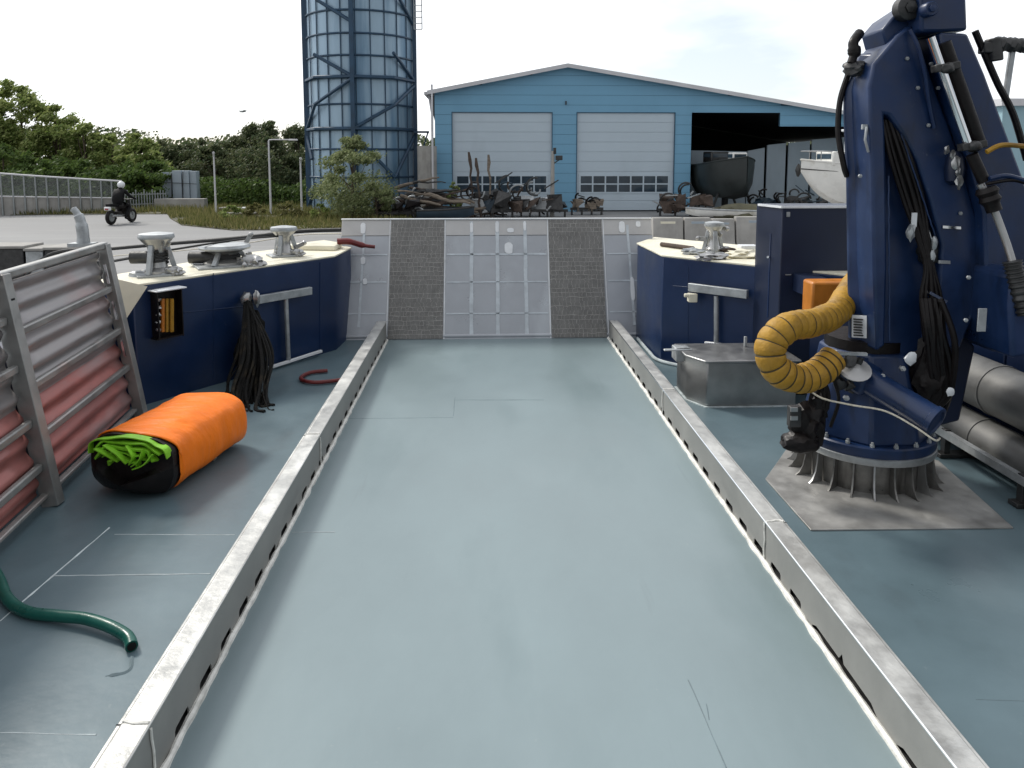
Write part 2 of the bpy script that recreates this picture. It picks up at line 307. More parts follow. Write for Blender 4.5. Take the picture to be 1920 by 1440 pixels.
# ------------------------------------------------------------------ guide rails with drain slots
def guide_rail(label, xi, sgn, wd, slots):
    hh = .245 if sgn > 0 else .26; t = .006; y0, y1 = -2.6, 10.1
    rt = root('guide_rail', (xi, 4, 0), label, 'rail', 'steel guide rails along the vehicle lane')
    web = MB()
    ys = []; cur = y0
    for (a, b, kind) in sorted(slots):
        m_ = a-.04
        if m_ > cur: ys.append((cur, m_, None))
        ys.append((max(cur, m_), b+.04, (a, b, kind))); cur = b+.04
    ys.append((cur, y1, None))
    for (a, b, sl) in ys:
        pts = [(a, .0), (a, hh), (b, hh), (b, .0)]
        if sl:
            p, q, k = sl; hn = .056 if k == 0 else .045
            if k == 0: pts = pts[:3]+[(b, 0), (q, 0), (q, hn*.7), (q-.012, hn), (p+.012, hn), (p, hn*.8), (p, 0)]
            else: pts = pts[:3]+[(b, 0), (q, 0), (q, hn*.5), (q-.05, hn), ((p+q)/2+.03, hn), ((p+q)/2, hn*1.9), ((p+q)/2-.02, hn), (p+.05, hn), (p, hn*.4), (p, 0)]
        web.slab([Vector((xi, y, z)) for (y, z) in pts], (sgn*t, 0, 0))
    web.build('web_plate', M['railside'], rt)
    top = MB()
    joints = [y0, 3.0+.2*sgn, 5.9, y1] if sgn < 0 else [y0, 4.35, 7.0, y1]
    for i in range(len(joints)-1):
        a, b = joints[i]+.002, joints[i+1]-.002
        top.slab([Vector((xi-sgn*.004, a, hh)), Vector((xi-sgn*.004, a, hh+.012)), Vector((xi+sgn*(wd-.03), a, hh+.012)), Vector((xi+sgn*wd, a, hh-.02)), Vector((xi+sgn*wd, a, 0)), Vector((xi+sgn*(wd-.006), a, 0)), Vector((xi+sgn*(wd-.006), a, hh))], (0, b-a, 0))
    top.build('cap_plate', M['rail'], rt, bevel=.004)
    for j in joints[1:-1]:
        q = MB(); q.tube([Vector((xi-sgn*.006, j+random.uniform(-.01, .01), z)) for z in (.01, .07, .14, .2, .247)], .006, 6)
        q.tube([Vector((xi+sgn*x_, j+random.uniform(-.012, .012), hh+.013)) for x_ in (0, .03, .06, .09, wd-.03)], .007, 6); q.build('weld_joint', M['bead'], rt)
    e = MB(); e.tube([Vector((xi-sgn*.004, y0+(y1-y0)*i/80, hh+.008)) for i in range(81)], .0062, 6); e.build('bright_edge', M['chrome'] if sgn > 0 else M['rail'], rt)
    bd = MB(); N = 420; path = []; rr = []
    for i in range(N+1):
        y = y0+(y1-y0)*i/N; k = mnoise.noise(Vector((y*5, sgn*3, 0))); path.append(Vector((xi-sgn*(.012+.008*k), y, .004))); rr.append(.017+.008*mnoise.noise(Vector((y*9, 4, sgn))))
    bd.tube(path, rr, 7); bd.build('sealant_bead', M['bead'], rt)
    fl = MB(); fl.box((xi+sgn*(wd/2), (y0+y1)/2, .003), (wd-.014, y1-y0, .006)); fl.build('inner_floor', M['dsteel'], rt)
sl = [(3.02+.283*i, 3.02+.283*i+.15, 0) for i in range(25)]
guide_rail('worn pale metal guide rail on the left edge of the lane, beside the orange roll', XL, -1, .135, sl)
sl = [(3.82+.283*i, 3.82+.283*i+.15, 0) for i in range(22)]+[(3.02, 3.68, 1), (2.3, 2.86, 1)]
guide_rail('bright-edged grey guide rail along the right edge of the lane, passing the crane foot', XR, 1, .135, sl)

# ------------------------------------------------------------------ bow ramp
rr_ = root('bow_ramp', (.2, 10.2, 0), 'raised grey metal bow ramp with two dark tread strips closing the end of the deck', 'ramp')
RB, RT = 10.14, 10.80
def rp_(x, s, off=0.0):   # point on ramp at height fraction s (0 bottom, 1 top); off towards the camera
    zt = 1.60; y = RB+(RT-RB)*s; z = zt*s; nrm = Vector((0, -zt, RT-RB)).normalized(); return Vector((x, y, z))+nrm*off
ZS = .86
cols = [(-2.03, -1.335), (-1.335, -.54), (-.54, .93), (.93, 1.74), (1.74, 2.46)]
def quadslab(mb, x0, x1, s0, s1, off, th):
    nrm = rp_(0, 0, 1)-rp_(0, 0, 0)
    mb.slab([rp_(x0, s0, off-th), rp_(x1, s0, off-th), rp_(x1, s1, off-th), rp_(x0, s1, off-th)], nrm*th)
b = MB(); quadslab(b, -2.03, 2.46, 0, ZS, 0, .05); b.build('plate', M['ramp'], rr_)
b = MB()
for (x0, x1) in cols: quadslab(b, x0+.004, x1-.004, ZS+.003, 1.0, .006, .05)
b.build('upper_lip', M['ramplip'], rr_, bevel=.006)
for (x0, x1) in (cols[1], cols[3]):
    b = MB(); quadslab(b, x0+.02, x1-.02, 0.003, .997, .018, .010); tr = b.build('tread_strip', M['tread'], rr_)
    ri = MB(); rows = 27
    for r_ in range(rows):
        s0 = r_/rows; s1 = (r_+1)/rows; cells = 13 if r_ < 20 else 12
        ofs = random.random()
        xs = [x0+.02+(x1-x0-.04)*min(1, max(0, (c+ofs*.9+random.uniform(-.22, .22))/cells)) for c in range(cells)]
        if random.random() < .72:
            pts = [rp_(x0+.02+(x1-x0-.04)*q/14, s1+random.uniform(-.004, .004), .0185) for q in range(15)]
            ri.tube(pts, [.0024*random.uniform(.6, 1.6) for _ in pts], 4)
        for x in xs:
            dx = random.uniform(-.013, .013); e0 = random.uniform(0, .12)
            pts = [rp_(x+dx*math.sin(q*1.5), s0+(s1-s0)*(e0+(1-e0)*q/3), .0185) for q in range(4)]
            ri.tube(pts, .0024*random.uniform(.6, 1.5), 4)
    tag(ri.build('tread_rib', M['treadr'], tr), kind='stuff')
def rline(x0, s0, x1, s1, w, mt='rampwhite', nm='weld_line'):
    b = MB(); N = 10
    a_, c_ = rp_(x0, s0, .004), rp_(x1, s1, .004); dd = (c_-a_).normalized(); nrm = (rp_(0, 0, 1)-rp_(0, 0, 0)); sd_ = dd.cross(nrm).normalized()
    L = [a_.lerp(c_, i/N)+sd_*w*(.5+random.uniform(-.1, .1)) for i in range(N+1)]; Q = [a_.lerp(c_, i/N)-sd_*w*(.5+random.uniform(-.1, .1)) for i in range(N+1)]
    b.slab(L+Q[::-1], nrm*.003); return b.build(nm, M[mt], rr_)
for x in (-.545, .935): rline(x, 0, x, 1, .018, 'white', 'edge_bar')
for x in (-1.335, 1.745): rline(x, 0, x, 1, .014, 'white', 'edge_bar')
for s_ in (.205, .465, .70): rline(-.52, s_, .91, s_, .026 if s_ > .5 else .02)
for x in (-.165, .205, .605): rline(x, .03, x, .985, .05 if x < .7 else .03)
for s_ in (.21, .47, .70): rline(-2.0, s_, -1.36, s_, .02); rline(1.78, s_, 2.4, s_, .02)
rline(-1.72, .1, -1.70, .95, .035); rline(2.12, .1, 2.10, .95, .035)
for (x, s0, s1, w_) in ((-.165, .885, .975, .045), (.205, .885, .985, .05), (.605, .90, .985, .04), (.37, .70, .80, .11), (.40, .885, .925, .09), (-1.72, .88, .975, .075), (2.02, .88, .98, .09), (2.26, .93, .98, .07), (-1.70, .62, .68, .07), (2.12, .30, .5, .06), (-1.66, .45, .5, .06)):
    b = MB(); P_ = [rp_(x+w_*.5*math.cos(a)*(1+.25*mnoise.noise(Vector((a*2, x, 0)))), (s0+s1)/2+(s1-s0)*.5*math.copysign(abs(math.sin(a))**.5, math.sin(a)), .0105) for a in [i*math.pi/10 for i in range(20)]]
    b.slab(P_, (rp_(0, 0, 1)-rp_(0, 0, 0))*.003); b.build('bright_patch', M['white'], rr_)
b = MB(); b.box((.215, RT+.0, 1.612), (4.5, .05, .018)); b.build('top_edge', M['white'], rr_, bevel=.004)
b = MB(); b.cyl((-2.0, 10.17, .035), (2.4, 10.17, .035), .03, seg=12); b.build('hinge', M['ramp'], rr_)

# ------------------------------------------------------------------ bulwark blocks left and right
ZL, ZR_ = 1.24, 1.325
LW = [(-1.92, 9.62), (-1.86, 10.5), (-2.25, 11.05), (-3.15, 9.95), (-3.95, 8.2), (-3.95, 7.45), (-3.47, 7.45)]
bl = root('bulwark', (-2.9, 8.8, 0), 'navy blue angled bulwark with cream top on the left, carrying three silver mooring fittings', 'bulwark')
b = MB(); b.plan(LW, -1.2, ZL-.02); b.build('side_plate', M['navy'], bl, bevel=.01)
def grow(poly, k):
    cx = sum(p[0] for p in poly)/len(poly); cy = sum(p[1] for p in poly)/len(poly)
    return [(p[0]+(.0+k)*(1 if p[0] > cx else -1), p[1]+k*(1 if p[1] > cy else -1)) for p in poly]
b = MB(); b.plan(grow(LW, .012), ZL-.02, ZL); b.build('top_plate', M['cream'], bl, bevel=.004)
b = MB(); b.plan([(-2.0, 10.1), (-1.98, 10.5), (-2.3, 10.85), (-2.75, 10.25)], ZL, ZL+.07); b.build('raised_locker', M['cream'], bl, bevel=.015)
wl = Vector((-3.47+1.92, 7.45-9.62, 0)).normalized(); wn = Vector((-wl.y, wl.x, 0))   # wall direction and its normal
if wn.x < 0: wn = -wn
if wn.y > 0: wn = -wn
wn = Vector((abs(wl.y), -abs(wl.x), 0))
def onwall(px, py, off=.0):   # point of the photo on the left bulwark's inner face
    r = ray(px, py); o = Vector((0, 0, H)); p0 = Vector((-1.92, 9.62, 0))+wn*off; t = (p0-o).dot(wn)/r.dot(wn); return o+r*t
b = MB(); b.slab([onwall(222, 524, .004), onwall(276, 537, .004), onwall(236, 598, .004), onwall(222, 598, .004)], wn*.006); b.build('cream_corner', M['cream'], bl)
b = MB(); b.bar(onwall(368, 737, .02), onwall(448, 712, .02), .03, .03); b.bar(onwall(516, 714, .03), onwall(620, 663, .03), .028, .03); b.build('foot_strip', M['white'], bl, bevel=.004)
b = MB(); b.tube([onwall(345+i*11, 586-i*1.1, .001) for i in range(12)], .005, 5); b.tube([onwall(400, 512+i*22, .0) for i in range(10)], .005, 5); b.tube([onwall(600, 492+i*18, .0) for i in range(10)], .005, 5); b.build('plate_seam', M['navy'], bl)
# side bulwark running back behind the gate panels
b = MB(); b.plan([(-3.95, -3), (-3.62, -3), (-3.62, 7.43), (-3.95, 7.43)], -1.2, 1.0); b.build('side_bulwark', M['navyd'], bl, bevel=.01)
RW = [(2.17, 8.86), (2.13, 10.15), (2.55, 10.9), (3.6, 9.7), (4.95, 7.4), (4.95, 6.3), (4.62, 6.3)]
br = root('bulwark', (3.2, 8.8, 0), 'navy blue angled bulwark with cream top on the right, partly behind the tall navy casing', 'bulwark')
b = MB(); b.plan(RW, -1.2, ZR_-.02); b.build('side_plate', M['navy'], br, bevel=.01)
b = MB(); b.plan(grow(RW, .012), ZR_-.02, ZR_); b.build('top_plate', M['cream'], br, bevel=.004)
b = MB(); b.plan([(4.62, -3), (4.95, -3), (4.95, 6.28), (4.62, 6.28)], -1.2, 1.2); b.build('side_bulwark', M['navyd'], br, bevel=.01)
rl = Vector((4.62-2.17, 6.3-8.86, 0)).normalized(); rn = Vector((rl.y, -rl.x, 0));
if rn.y > 0: rn = -rn
def onrw(px, py, off=0.0):
    r = ray(px, py); o = Vector((0, 0, H)); p0 = Vector((2.17, 8.86, 0))+rn*off; t = (p0-o).dot(rn)/r.dot(rn); return o+r*t
b = MB(); b.tube([onrw(1290, 500+i*19, .0) for i in range(10)], .005, 5); b.tube([onrw(1262+i*15, 536+i*1.2, .0) for i in range(10)], .004, 5); b.build('plate_seam', M['navy'], br)
# curved foot fillet on the right block
b = MB(); pts = smoothpath([Vector((2.12, 10.0, .02)), Vector((2.12, 9.3, .02)), Vector((2.16, 8.86, .02)), Vector((2.5, 8.5, .02)), Vector((2.9, 8.08, .02))], 6); b.tube(pts, .022, 8); b.build('foot_bead', M['seam'], br)

# mounted T frames
def tframe(fn, sgn, label, pts, rootpos):
    t = root('t_bracket', rootpos, label, 'bracket', 'pale T shaped pipe brackets on the bulwarks')
    (a, b_), (c, d_), lows = pts
    q = MB(); q.bar(fn(*a, .07), fn(*b_, .07), .055, .095); q.build('top_channel', M['galv'], t, bevel=.006)
    q = MB(); q.cyl(fn(*c, .06), fn(*d_, .06), .028, seg=10); q.build('upright', M['galv'], t)
    for (e, f) in lows: q = MB(); q.bar(fn(*e, .07), fn(*f, .07), .035, .035); q.build('lower_bar', M['white'], t, bevel=.005)
    q = MB()
    for s_ in (.12, .9): p = fn(a[0]+(b_[0]-a[0])*s_, a[1]+(b_[1]-a[1])*s_, .035); q = MB(); q.box(p, (.05, .06, .05), rz=math.atan2(wl.y, wl.x)); q.build('wall_lug', M['galv'], t)
tframe(onwall, -1, 'pale T shaped pipe bracket on the left bulwark, beside the hanging black net', (((478, 563), (583, 545)), ((536, 560), (541, 680)), (((503, 690), (603, 658)),)), onwall(540, 690))
tframe(onrw, 1, 'pale T shaped pipe bracket on the right bulwark, above the stainless locker', (((1292, 538), (1402, 552)), ((1343, 555), (1343, 668)), (((1322, 643), (1425, 655)),)), onrw(1343, 690))
# snagged white clasp on the left bracket and a small yellow horn on the right
b = MB(); p = onwall(462, 560, .08); b.blob(p, .06, 2, .5, 3, (1, .8, 1.3), 2); b.blob(p+Vector((.11, .02, .0)), .05, 2, .6, 3, (.7, .7, 1.7), 3)
tag(b.build('clasp', M['steel'], None, origin=p), 'crumpled silver clasp holding the black net against the left bulwark', 'clasp')
p = onrw(1298, 558, .1); b = MB(); b.box(p, (.10, .09, .10)); b.cyl(p+Vector((-.1, -.02, .03)), p+Vector((.02, -.02, .03)), .025, seg=8)
tag(b.build('deck_light', M['cream'], None, origin=p, bevel=.008), 'small cream deck light under the left end of the right T bracket', 'lamp')

# hanging black net
nr = onwall(468, 700, .18); nr.z = 0
b = MB(); top = onwall(465, 570, .10)
for i in range(60):
    a = random.uniform(-1, 1); foot = gr(468+a*34+random.uniform(-6, 6), 752+random.uniform(-18, 16), .01)
    mid = top.lerp(foot, .5)+Vector((a*.05+.05+random.uniform(-.05, .08), random.uniform(-.07, .07), 0)); lo = top.lerp(foot, .8)+Vector((a*.04+random.uniform(-.06,.06), random.uniform(-.06, .06), -.03))
    b.tube(smoothpath([top+Vector((random.uniform(-.03, .03), random.uniform(-.03, .03), random.uniform(-.05, .05))), mid, lo, foot, foot+Vector((random.uniform(-.10, .12), random.uniform(-.12, .02), .0))], 6), random.uniform(.006, .020), 6)
b.blob(nr+Vector((0, .05, .28)), .17, 3, .5, 3, (.9, .8, 1.7), 5); b.blob(top.lerp(nr, .42)+Vector((.06, .02, 0)), .12, 3, .4, 3, (1, .8, 2.2), 6)
tag(b.build('net', M['net'], None, origin=nr), 'black net bundle hanging from the left bulwark and spilling onto the deck', 'net')
# recessed hose box on the left wall
bx = onwall(312, 590, 0); cbx = root('hose_box', onwall(312, 636, 0), 'black open box with white lid and yellow pipes on the left bulwark', 'box')
rz = math.atan2(wl.y, wl.x); wz = .50; ww = .29
def wallbox(mb, px, py, sx, sy, sz, off): mb.box(onwall(px, py, off), (sx, sy, sz), rz=rz)
b = MB(); wallbox(b, 313, 588, .29, .012, .50, .012); wallbox(b, 291, 590, .012, .12, .50, .07); wallbox(b, 336, 584, .012, .12, .50, .07); wallbox(b, 314, 631, .29, .12, .012, .07); b.build('case', M['black'], cbx)
b = MB(); wallbox(b, 314, 542, .34, .15, .014, .08); b.build('lid', M['white'], cbx, bevel=.004)
for (px, r_, m_) in ((305, .02, 'amber'), (313, .016, 'hosey'), (322, .022, 'hosey')):
    b = MB(); b.cyl(onwall(px, 622, .07), onwall(px, 560, .07), r_, seg=8); b.build('pipe', M[m_], cbx)
b = MB()
for k in range(5): b.blob(onwall(297, 562+k*14, .10), .028, 2, .5, 4, (1, .8, .8), k)
b.build('valve_stack', M['steel'], cbx)

# ------------------------------------------------------------------ mooring fittings on the bulwarks
def capstan(p, r, h_, label, winch=False):
    t = root('mooring_winch', p, label, 'winch', 'silver mooring fittings on the bulwark tops')
    b = MB(); b.box(Vector(p)+Vector((0, 0, .012)), (r*2.6, r*2.2, .024), rz=.5); b.build('foot_plate', M['galv'], t, bevel=.004)
    b = MB(); b.lathe(p, [(r*.95, .02), (r*.95, .05), (r*.62, .09), (r*.5, h_*.45), (r*.58, h_*.7), (r*.95, h_*.86), (r*1.02, h_*.9)], 24); b.build('drum', M['steel'], t)
    b = MB(); b.lathe(Vector(p)+Vector((0, 0, h_*.9)), [(r*1.08, 0), (r*1.12, .02), (r*1.05, .05), (r*.4, .065)], 24); b.build('cap', M['galv'], t)
    b = MB()
    for k in range(3):
        a = k*2.1+.4; q = Vector(p)+Vector((math.cos(a)*r*1.1, math.sin(a)*r*1.1, 0))
        b = MB(); b.bar(q+Vector((0, 0, .02)), q+Vector((-math.cos(a)*r*.5, -math.sin(a)*r*.5, h_*.75)), .05, .05)
        b.build('bracket', M['galv'], t, bevel=.006)
    rz_ = random.Random(int(p[0]*100)); up_ = Vector(p)
    for k in range(4):
        a = rz_.uniform(0, 6.28); q0 = up_+Vector((math.cos(a)*r*.9, math.sin(a)*r*.9, h_*rz_.uniform(.25, .9))); q1 = q0+Vector((rz_.uniform(-1, 1), rz_.uniform(-1, 1), rz_.uniform(-.4, .8)))*r*.9
        b = MB(); b.bar(q0, q1, .022, .05); b.blob(q1, .03, 2, .3, 2, (1, 1, 1), k); b.build('lever', M['steel'], t)
    b = MB(); b.blob(up_+Vector((r*1.2, -.05, .05)), r*.45, 3, .6, 2.6, (1.3, .9, .7), 4); b.build('shackle', M['steel'], t)
    if winch:
        b = MB(); b.cyl(Vector(p)+Vector((-r*1.5, -.05, h_*.45)), Vector(p)+Vector((-r*.2, -.05, h_*.45)), .07, seg=12); b.build('motor', M['dsteel'], t)
        b = MB(); b.tube([Vector(p)+Vector((math.cos(a)*r*.62, math.sin(a)*r*.62, h_*(.3+.012*a))) for a in [i*.35 for i in range(70)]], .014, 6); b.build('wound_rope', M['drope'], t)
capstan((-3.50, 8.10, ZL), .165, .44, 'tall silver mooring winch on the left bulwark, nearest the corrugated gate', True)
capstan((-3.02, 8.80, ZL), .26, .22, 'broad low silver mooring winch in the middle of the left bulwark top', True)
capstan((-2.55, 9.62, ZL), .15, .36, 'teal-grey mooring winch on the left bulwark nearest the ramp')
capstan((2.86, 9.1, ZR_), .11, .36, 'slim pale mooring winch on the right bulwark top')
b = MB()
for (px, w_, h_, s_) in ((262, .10, .05, 1), (292, .07, .05, 2), (305, .06, .06, 3)):
    p = gr(px, 514, ZL+.02); b.blob(p, w_, 2, .4, 3, (1.2, .8, .4), s_)
tag(b.build('rag_heap', M['galv'], None, origin=gr(280, 514, ZL)), 'low heap of grey shackles beside the tallest winch on the left bulwark', 'shackles')
b = MB(); p0 = gr(1240, 458, ZR_+.03); b.cyl(p0, gr(1300, 466, ZR_+.03), .03, seg=8)
tag(b.build('rusty_bar', M['rust'], None, origin=p0), 'rusty brown bar lying on the right bulwark top near the ramp', 'bar')
for (px, py, s_, m_, nm, lb) in ((1300, 472, .09, 'galv', 'canvas_heap', 'small olive grey canvas heap on the right bulwark top'), (1335, 481, .10, 'steel', 'hatch_cover', 'crumpled silver cover on the right bulwark top in front of the slim winch'),
                             (1392, 478, .12, 'cream', 'cushion', 'cream canvas heap on the right bulwark beside the casing'), (1365, 470, .07, 'rust', 'block', 'brown wooden block on the right bulwark top')):
    p = gr(px, py, ZR_+.03); b = MB(); b.blob(p, s_, 3, .6, 2.5, (1.7, 1, .5), s_*90); tag(b.build(nm, M[m_], None, origin=p), lb, nm.replace('_', ' '))
b = MB(); b.box(gr(1402, 463, ZR_+.05), (.22, .16, .05)); tag(b.build('white_tray', M['white'], None, origin=gr(1402, 463, ZR_), bevel=.01), 'white tray on the right bulwark top touching the casing', 'tray')
# dark red bar against the ramp, red hose on deck
b = MB(); b.tube(smoothpath([at(632, 453, 10.35), at(655, 453, 10.38), at(680, 460, 10.42), at(703, 463, 10.45)], 5), [.045]*6+[.04]*5+[.025]*5, 8)
tag(b.build('red_lever', M['red'], None, origin=at(632, 453, 10.35)), 'dark red lever lying across the left corner of the raised ramp', 'lever')
b = MB(); b.tube(smoothpath([gr(614, 695, .03), gr(580, 699, .03), gr(564, 710, .03), gr(590, 717, .03), gr(642, 712, .03)], 7), .022, 8)
tag(b.build('red_hose', M['red'], None, origin=gr(590, 710)), 'short dark red hose curled on the left side deck near the ramp', 'hose')
# green hose
gp = [gr(-60, 1010, .05), gr(-8, 1075, .03), gr(14, 1122, .03), gr(50, 1147, .03), (gr(110, 1155, .04)), gr(160, 1160, .05), gr(205, 1174, .05), gr(238, 1193, .035), gr(247, 1212, .03)]
hr = root('garden_hose', gr(100, 1150), 'dark green hose lying on the deck at the lower left', 'hose')
b = MB(); b.tube(smoothpath(gp, 10), .031, 14); b.build('hose', M['hoseg'], hr)
e = smoothpath(gp, 10); b = MB(); b.tube([e[-1]+(e[-2]-e[-1])*.05, e[-1]+(e[-1]-e[-2]).normalized()*.004], .022, 12); b.build('bore', M['black'], hr)
b = MB(); st = [gr(247, 1232, .0), gr(245, 1252), gr(232, 1262), gr(198, 1268)]
b.tube([Vector((p.x, p.y, -.002)) for p in smoothpath(st, 5)], [.010]*12+[.012]*2+[.005]*2, 5); b.build('drip_stain', M['seamd'], deck)

# ------------------------------------------------------------------ corrugated gate on the left
GA, GB = Vector((-3.34, 7.16, 0)), Vector((-3.135, 5.30, 0)); GC = GA+(GB-GA)*2.05; lean = -.27; GH = 1.66
def gp_(u, z, off=0.0):  # u in 0..2 along the gate, off towards the deck
    base = GA+(GB-GA)*u; return Vector((base.x+lean*z/GH+off, base.y, z))
gt = root('bulwark_gate', gp_(1, 0), 'leaning metal gate of corrugated sheets between grey posts on the left side', 'gate')
for u, w_ in ((0.0, .10), (1.0, .12), (2.03, .12)):
    b = MB(); b.bar(gp_(u, 0, .02), gp_(u, GH+.02, .02), w_, .09, up=(0, 1, 0)); b.build('post', M['post'], gt, bevel=.006)
for u0, u1, zs in ((.03, .965, (.50, .86, 1.26)), (1.035, 2.0, (.30, .62, 1.02, 1.36))):
    b = MB(); N = 150; prev = None; z0, z1 = .10, GH-.05
    for i in range(N+1):
        z = z0+(z1-z0)*i/N; ph = 2*math.pi*z/.155; off = .019*math.sin(ph)-.028
        cur = [b.bm.verts.new(gp_(u0+(u1-u0)*k/6, z, off+.004*mnoise.noise(Vector((k, z*3, u0))))) for k in range(7)]
        if prev:
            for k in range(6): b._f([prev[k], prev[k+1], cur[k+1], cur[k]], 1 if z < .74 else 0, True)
        prev = cur
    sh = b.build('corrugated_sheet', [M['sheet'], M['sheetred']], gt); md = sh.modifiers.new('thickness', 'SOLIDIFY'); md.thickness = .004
    for z in zs:
        b = MB(); b.bar(gp_(u0-.01, z, .012), gp_(u1+.01, z-.01, .012), .045, .06); b.build('cross_bar', M['post'], gt, bevel=.012)
b = MB(); b.bar(gp_(-.02, GH+.01, .02), gp_(2.05, GH+.01, .02), .07, .06); b.build('top_bar', M['post'], gt, bevel=.012)
b = MB(); b.bar(gp_(.04, .09, .0), gp_(1.99, .09, .0), .05, .03); b.build('bottom_bar', M['post'], gt, bevel=.008)
for z in (1.5, 1.15, .8):
    b = MB(); b.bar(gp_(.045, z, .03), gp_(.045, z-.18, .03), .02, .02); b.build('bright_edging', M['chrome'], gt)
b = MB(); p = gp_(1, 1.47, .07); b.box(p, (.012, .04, .09)); b.build('hook', M['black'], gt)

# ------------------------------------------------------------------ orange roll
A = gr(250, 928, 0); Bp = gr(405, 826, 0); A.z = Bp.z = 0; ax = (Bp-A); L = ax.length; ax.normalize(); sx = Vector((ax.y, -ax.x, 0))
rb = root('rolled_liferaft', A, 'orange wrapped roll with lime green cloth and a black bag showing at its open end', 'roll')
def rollpt(t, a, k=1.0, grow_=0.0):
    hw = .36*k+grow_; hh = .232*k+grow_; e = .64
    c, s_ = math.cos(a), math.sin(a)
    x = math.copysign(abs(c)**e, c)*hw; z = math.copysign(abs(s_)**e, s_)*hh
    wob = .010*mnoise.noise(Vector((t*3, c*2, s_*2)))
    return A+ax*(L*t)+sx*(x*(1+wob))+Vector((0, 0, .238+z+wob))
def shell(mb, t0, t1, a0, a1, k, nt=26, na=44, closeend=True, grow_=0.0, flare=0):
    gridv = []
    for i in range(nt+1):
        t = t0+(t1-t0)*i/nt; row = []
        for j in range(na+1):
            a = a0+(a1-a0)*j/na; tt = t
            if i == 0: tt = t0+flare*(.5-.5*math.sin(a))
            end = max(0, (t-.88)/.12); kk = k*(1-.34*end**3)
            q = rollpt(tt, a, kk, grow_); q += (q-(A+ax*(L*tt)+Vector((0, 0, .238)))).normalized()*(.018*mnoise.noise(Vector((t*2.2, a*1.2, 1)))+.010*mnoise.noise(Vector((t*9, a*2.0, 4)))+.004*mnoise.noise(Vector((t*26+a, a*3, 8))))
            if q.z < .006: q.z = .006
            row.append(mb.bm.verts.new(q))
        gridv.append(row)
    for i in range(nt):
        for j in range(na): mb._f([gridv[i][j], gridv[i][j+1], gridv[i+1][j+1], gridv[i+1][j]], None, True)
    if closeend: mb._f(gridv[-1])
    return gridv
b = MB(); shell(b, .03, 1.0, R(-62), R(242), 1.0, flare=.10); cv = b.build('cover', M['orange'], rb); s_ = cv.modifiers.new('thickness', 'SOLIDIFY'); s_.thickness = .010
b = MB(); gv = shell(b, .0, .96, 0, 2*math.pi, .95)
# bulging near end of the black bag
c0 = A+Vector((0, 0, .13)); prev = gv[0]
for q in range(1, 7):
    f = q/6; ring = []
    for v in gv[0]:
        p = v.co.lerp(c0, f); p = p-ax*(.13*math.sin(f*math.pi/2)*(1 if v.co.z < .25 else .35)); ring.append(b.bm.verts.new(p))
    for j in range(len(ring)-1): b._f([prev[j], prev[j+1], ring[j+1], ring[j]], None, True)
    prev = ring
b.build('inner_bag', M['black'], rb)
def ribbon(mb, pts, w_, th=.012):
    P = smoothpath(pts, 6); N = len(P)
    for i in range(N-1): mb.bar(P[i], P[i+1]+(P[i+1]-P[i]).normalized()*.004, th, w_, up=ax)
for k, (ra, rad_, wv) in enumerate(((None, .92, .07), (None, .80, .06), (None, .66, .06), (None, .50, .05), (None, .33, .05))):
    b = MB(); pts = []
    a0, a1 = (R(14), R(166)) if k % 2 == 0 else (R(26), R(150))
    for i in range(9):
        a = a0+(a1-a0)*i/8; p = rollpt(0, a, rad_*(1+.05*math.sin(i*2.1+k*1.3))); p -= ax*(.015+.016*k+.01*math.sin(i*1.7+k)); pts.append(p)
    ribbon(b, pts, wv, .010+.004*(k % 3)); b.build('green_fold', M['green'], rb, bevel=.002)
b = MB()
for k in range(5):
    pts = [rollpt(0, R(140-k*26), .75)-ax*(.07), rollpt(0, R(120-k*26), .52)-ax*(.10), rollpt(0, R(96-k*22), .28)-ax*(.10)]; ribbon(b, pts, .05, .008)
b.build('green_fold', M['green'], rb)
b = MB(); b.tube(smoothpath([rollpt(.62, R(-55), 1.02), rollpt(.66, R(-70), 1.1), gr(400, 832, .01), gr(385, 845, .01)], 6), .006, 6); b.build('tie_cord', M['rope'], rb)

# ------------------------------------------------------------------ stainless locker and tall casing on the right
lk = root('steel_locker', (2.7, 7.45, 0), 'low chamfered stainless steel locker on the right side deck below the T bracket', 'locker')
pl = [(2.235, 7.20), (3.15, 7.20), (3.15, 7.85), (2.10, 7.85), (2.10, 7.45)]
b = MB(); b.plan(pl, .012, .46); b.build('body', M['steel'], lk, bevel=.012)
b = MB(); b.plan(grow(pl, .03), .46, .485); b.build('lid', M['steel'], lk, bevel=.008)
b = MB(); b.plan(grow(pl, .018), 0, .010); b.build('base_bead', M['seam'], lk)
b = MB(); b.box((2.10, 7.68, .43), (.16, .2, .14)); b.box((2.04, 7.60, .49), (.3, .05, .02)); b.build('side_box', M['galv'], lk, bevel=.01)
b = MB(); b.box((2.80, 7.72, .54), (.03, .03, .11)); b.build('latch', M['galv'], lk, bevel=.005)
cs = root('engine_casing', (3.6, 7.7, 0), 'tall navy blue steel casing with white top edge, behind the yellow duct', 'casing')
pc = [at(1463, 500, 7.55), at(1760, 500, 7.55)]; xa = pc[0].x; xb = pc[1].x; xl = at(1419, 500, 7.95).x
b = MB(); b.plan([(xa, 7.55), (xb, 7.55), (xb, 8.02), (xl, 8.02), (xl, 7.95)], 0, 2.0); b.build('body', M['navyd'], cs, bevel=.012)
b = MB(); b.bar((xa-.01, 7.545, 1.99), (xb, 7.545, 1.99), .022, .022); b.bar((xl-.006, 7.945, 1.99), (xa-.006, 7.545, 1.99), .022, .022); b.build('top_edge', M['white'], cs)
b = MB(); b.box(((xa+xl)/2+.012, 7.73, 1.25), (.02, .02, .9)); b.build('door_strip', M['navy'], cs)
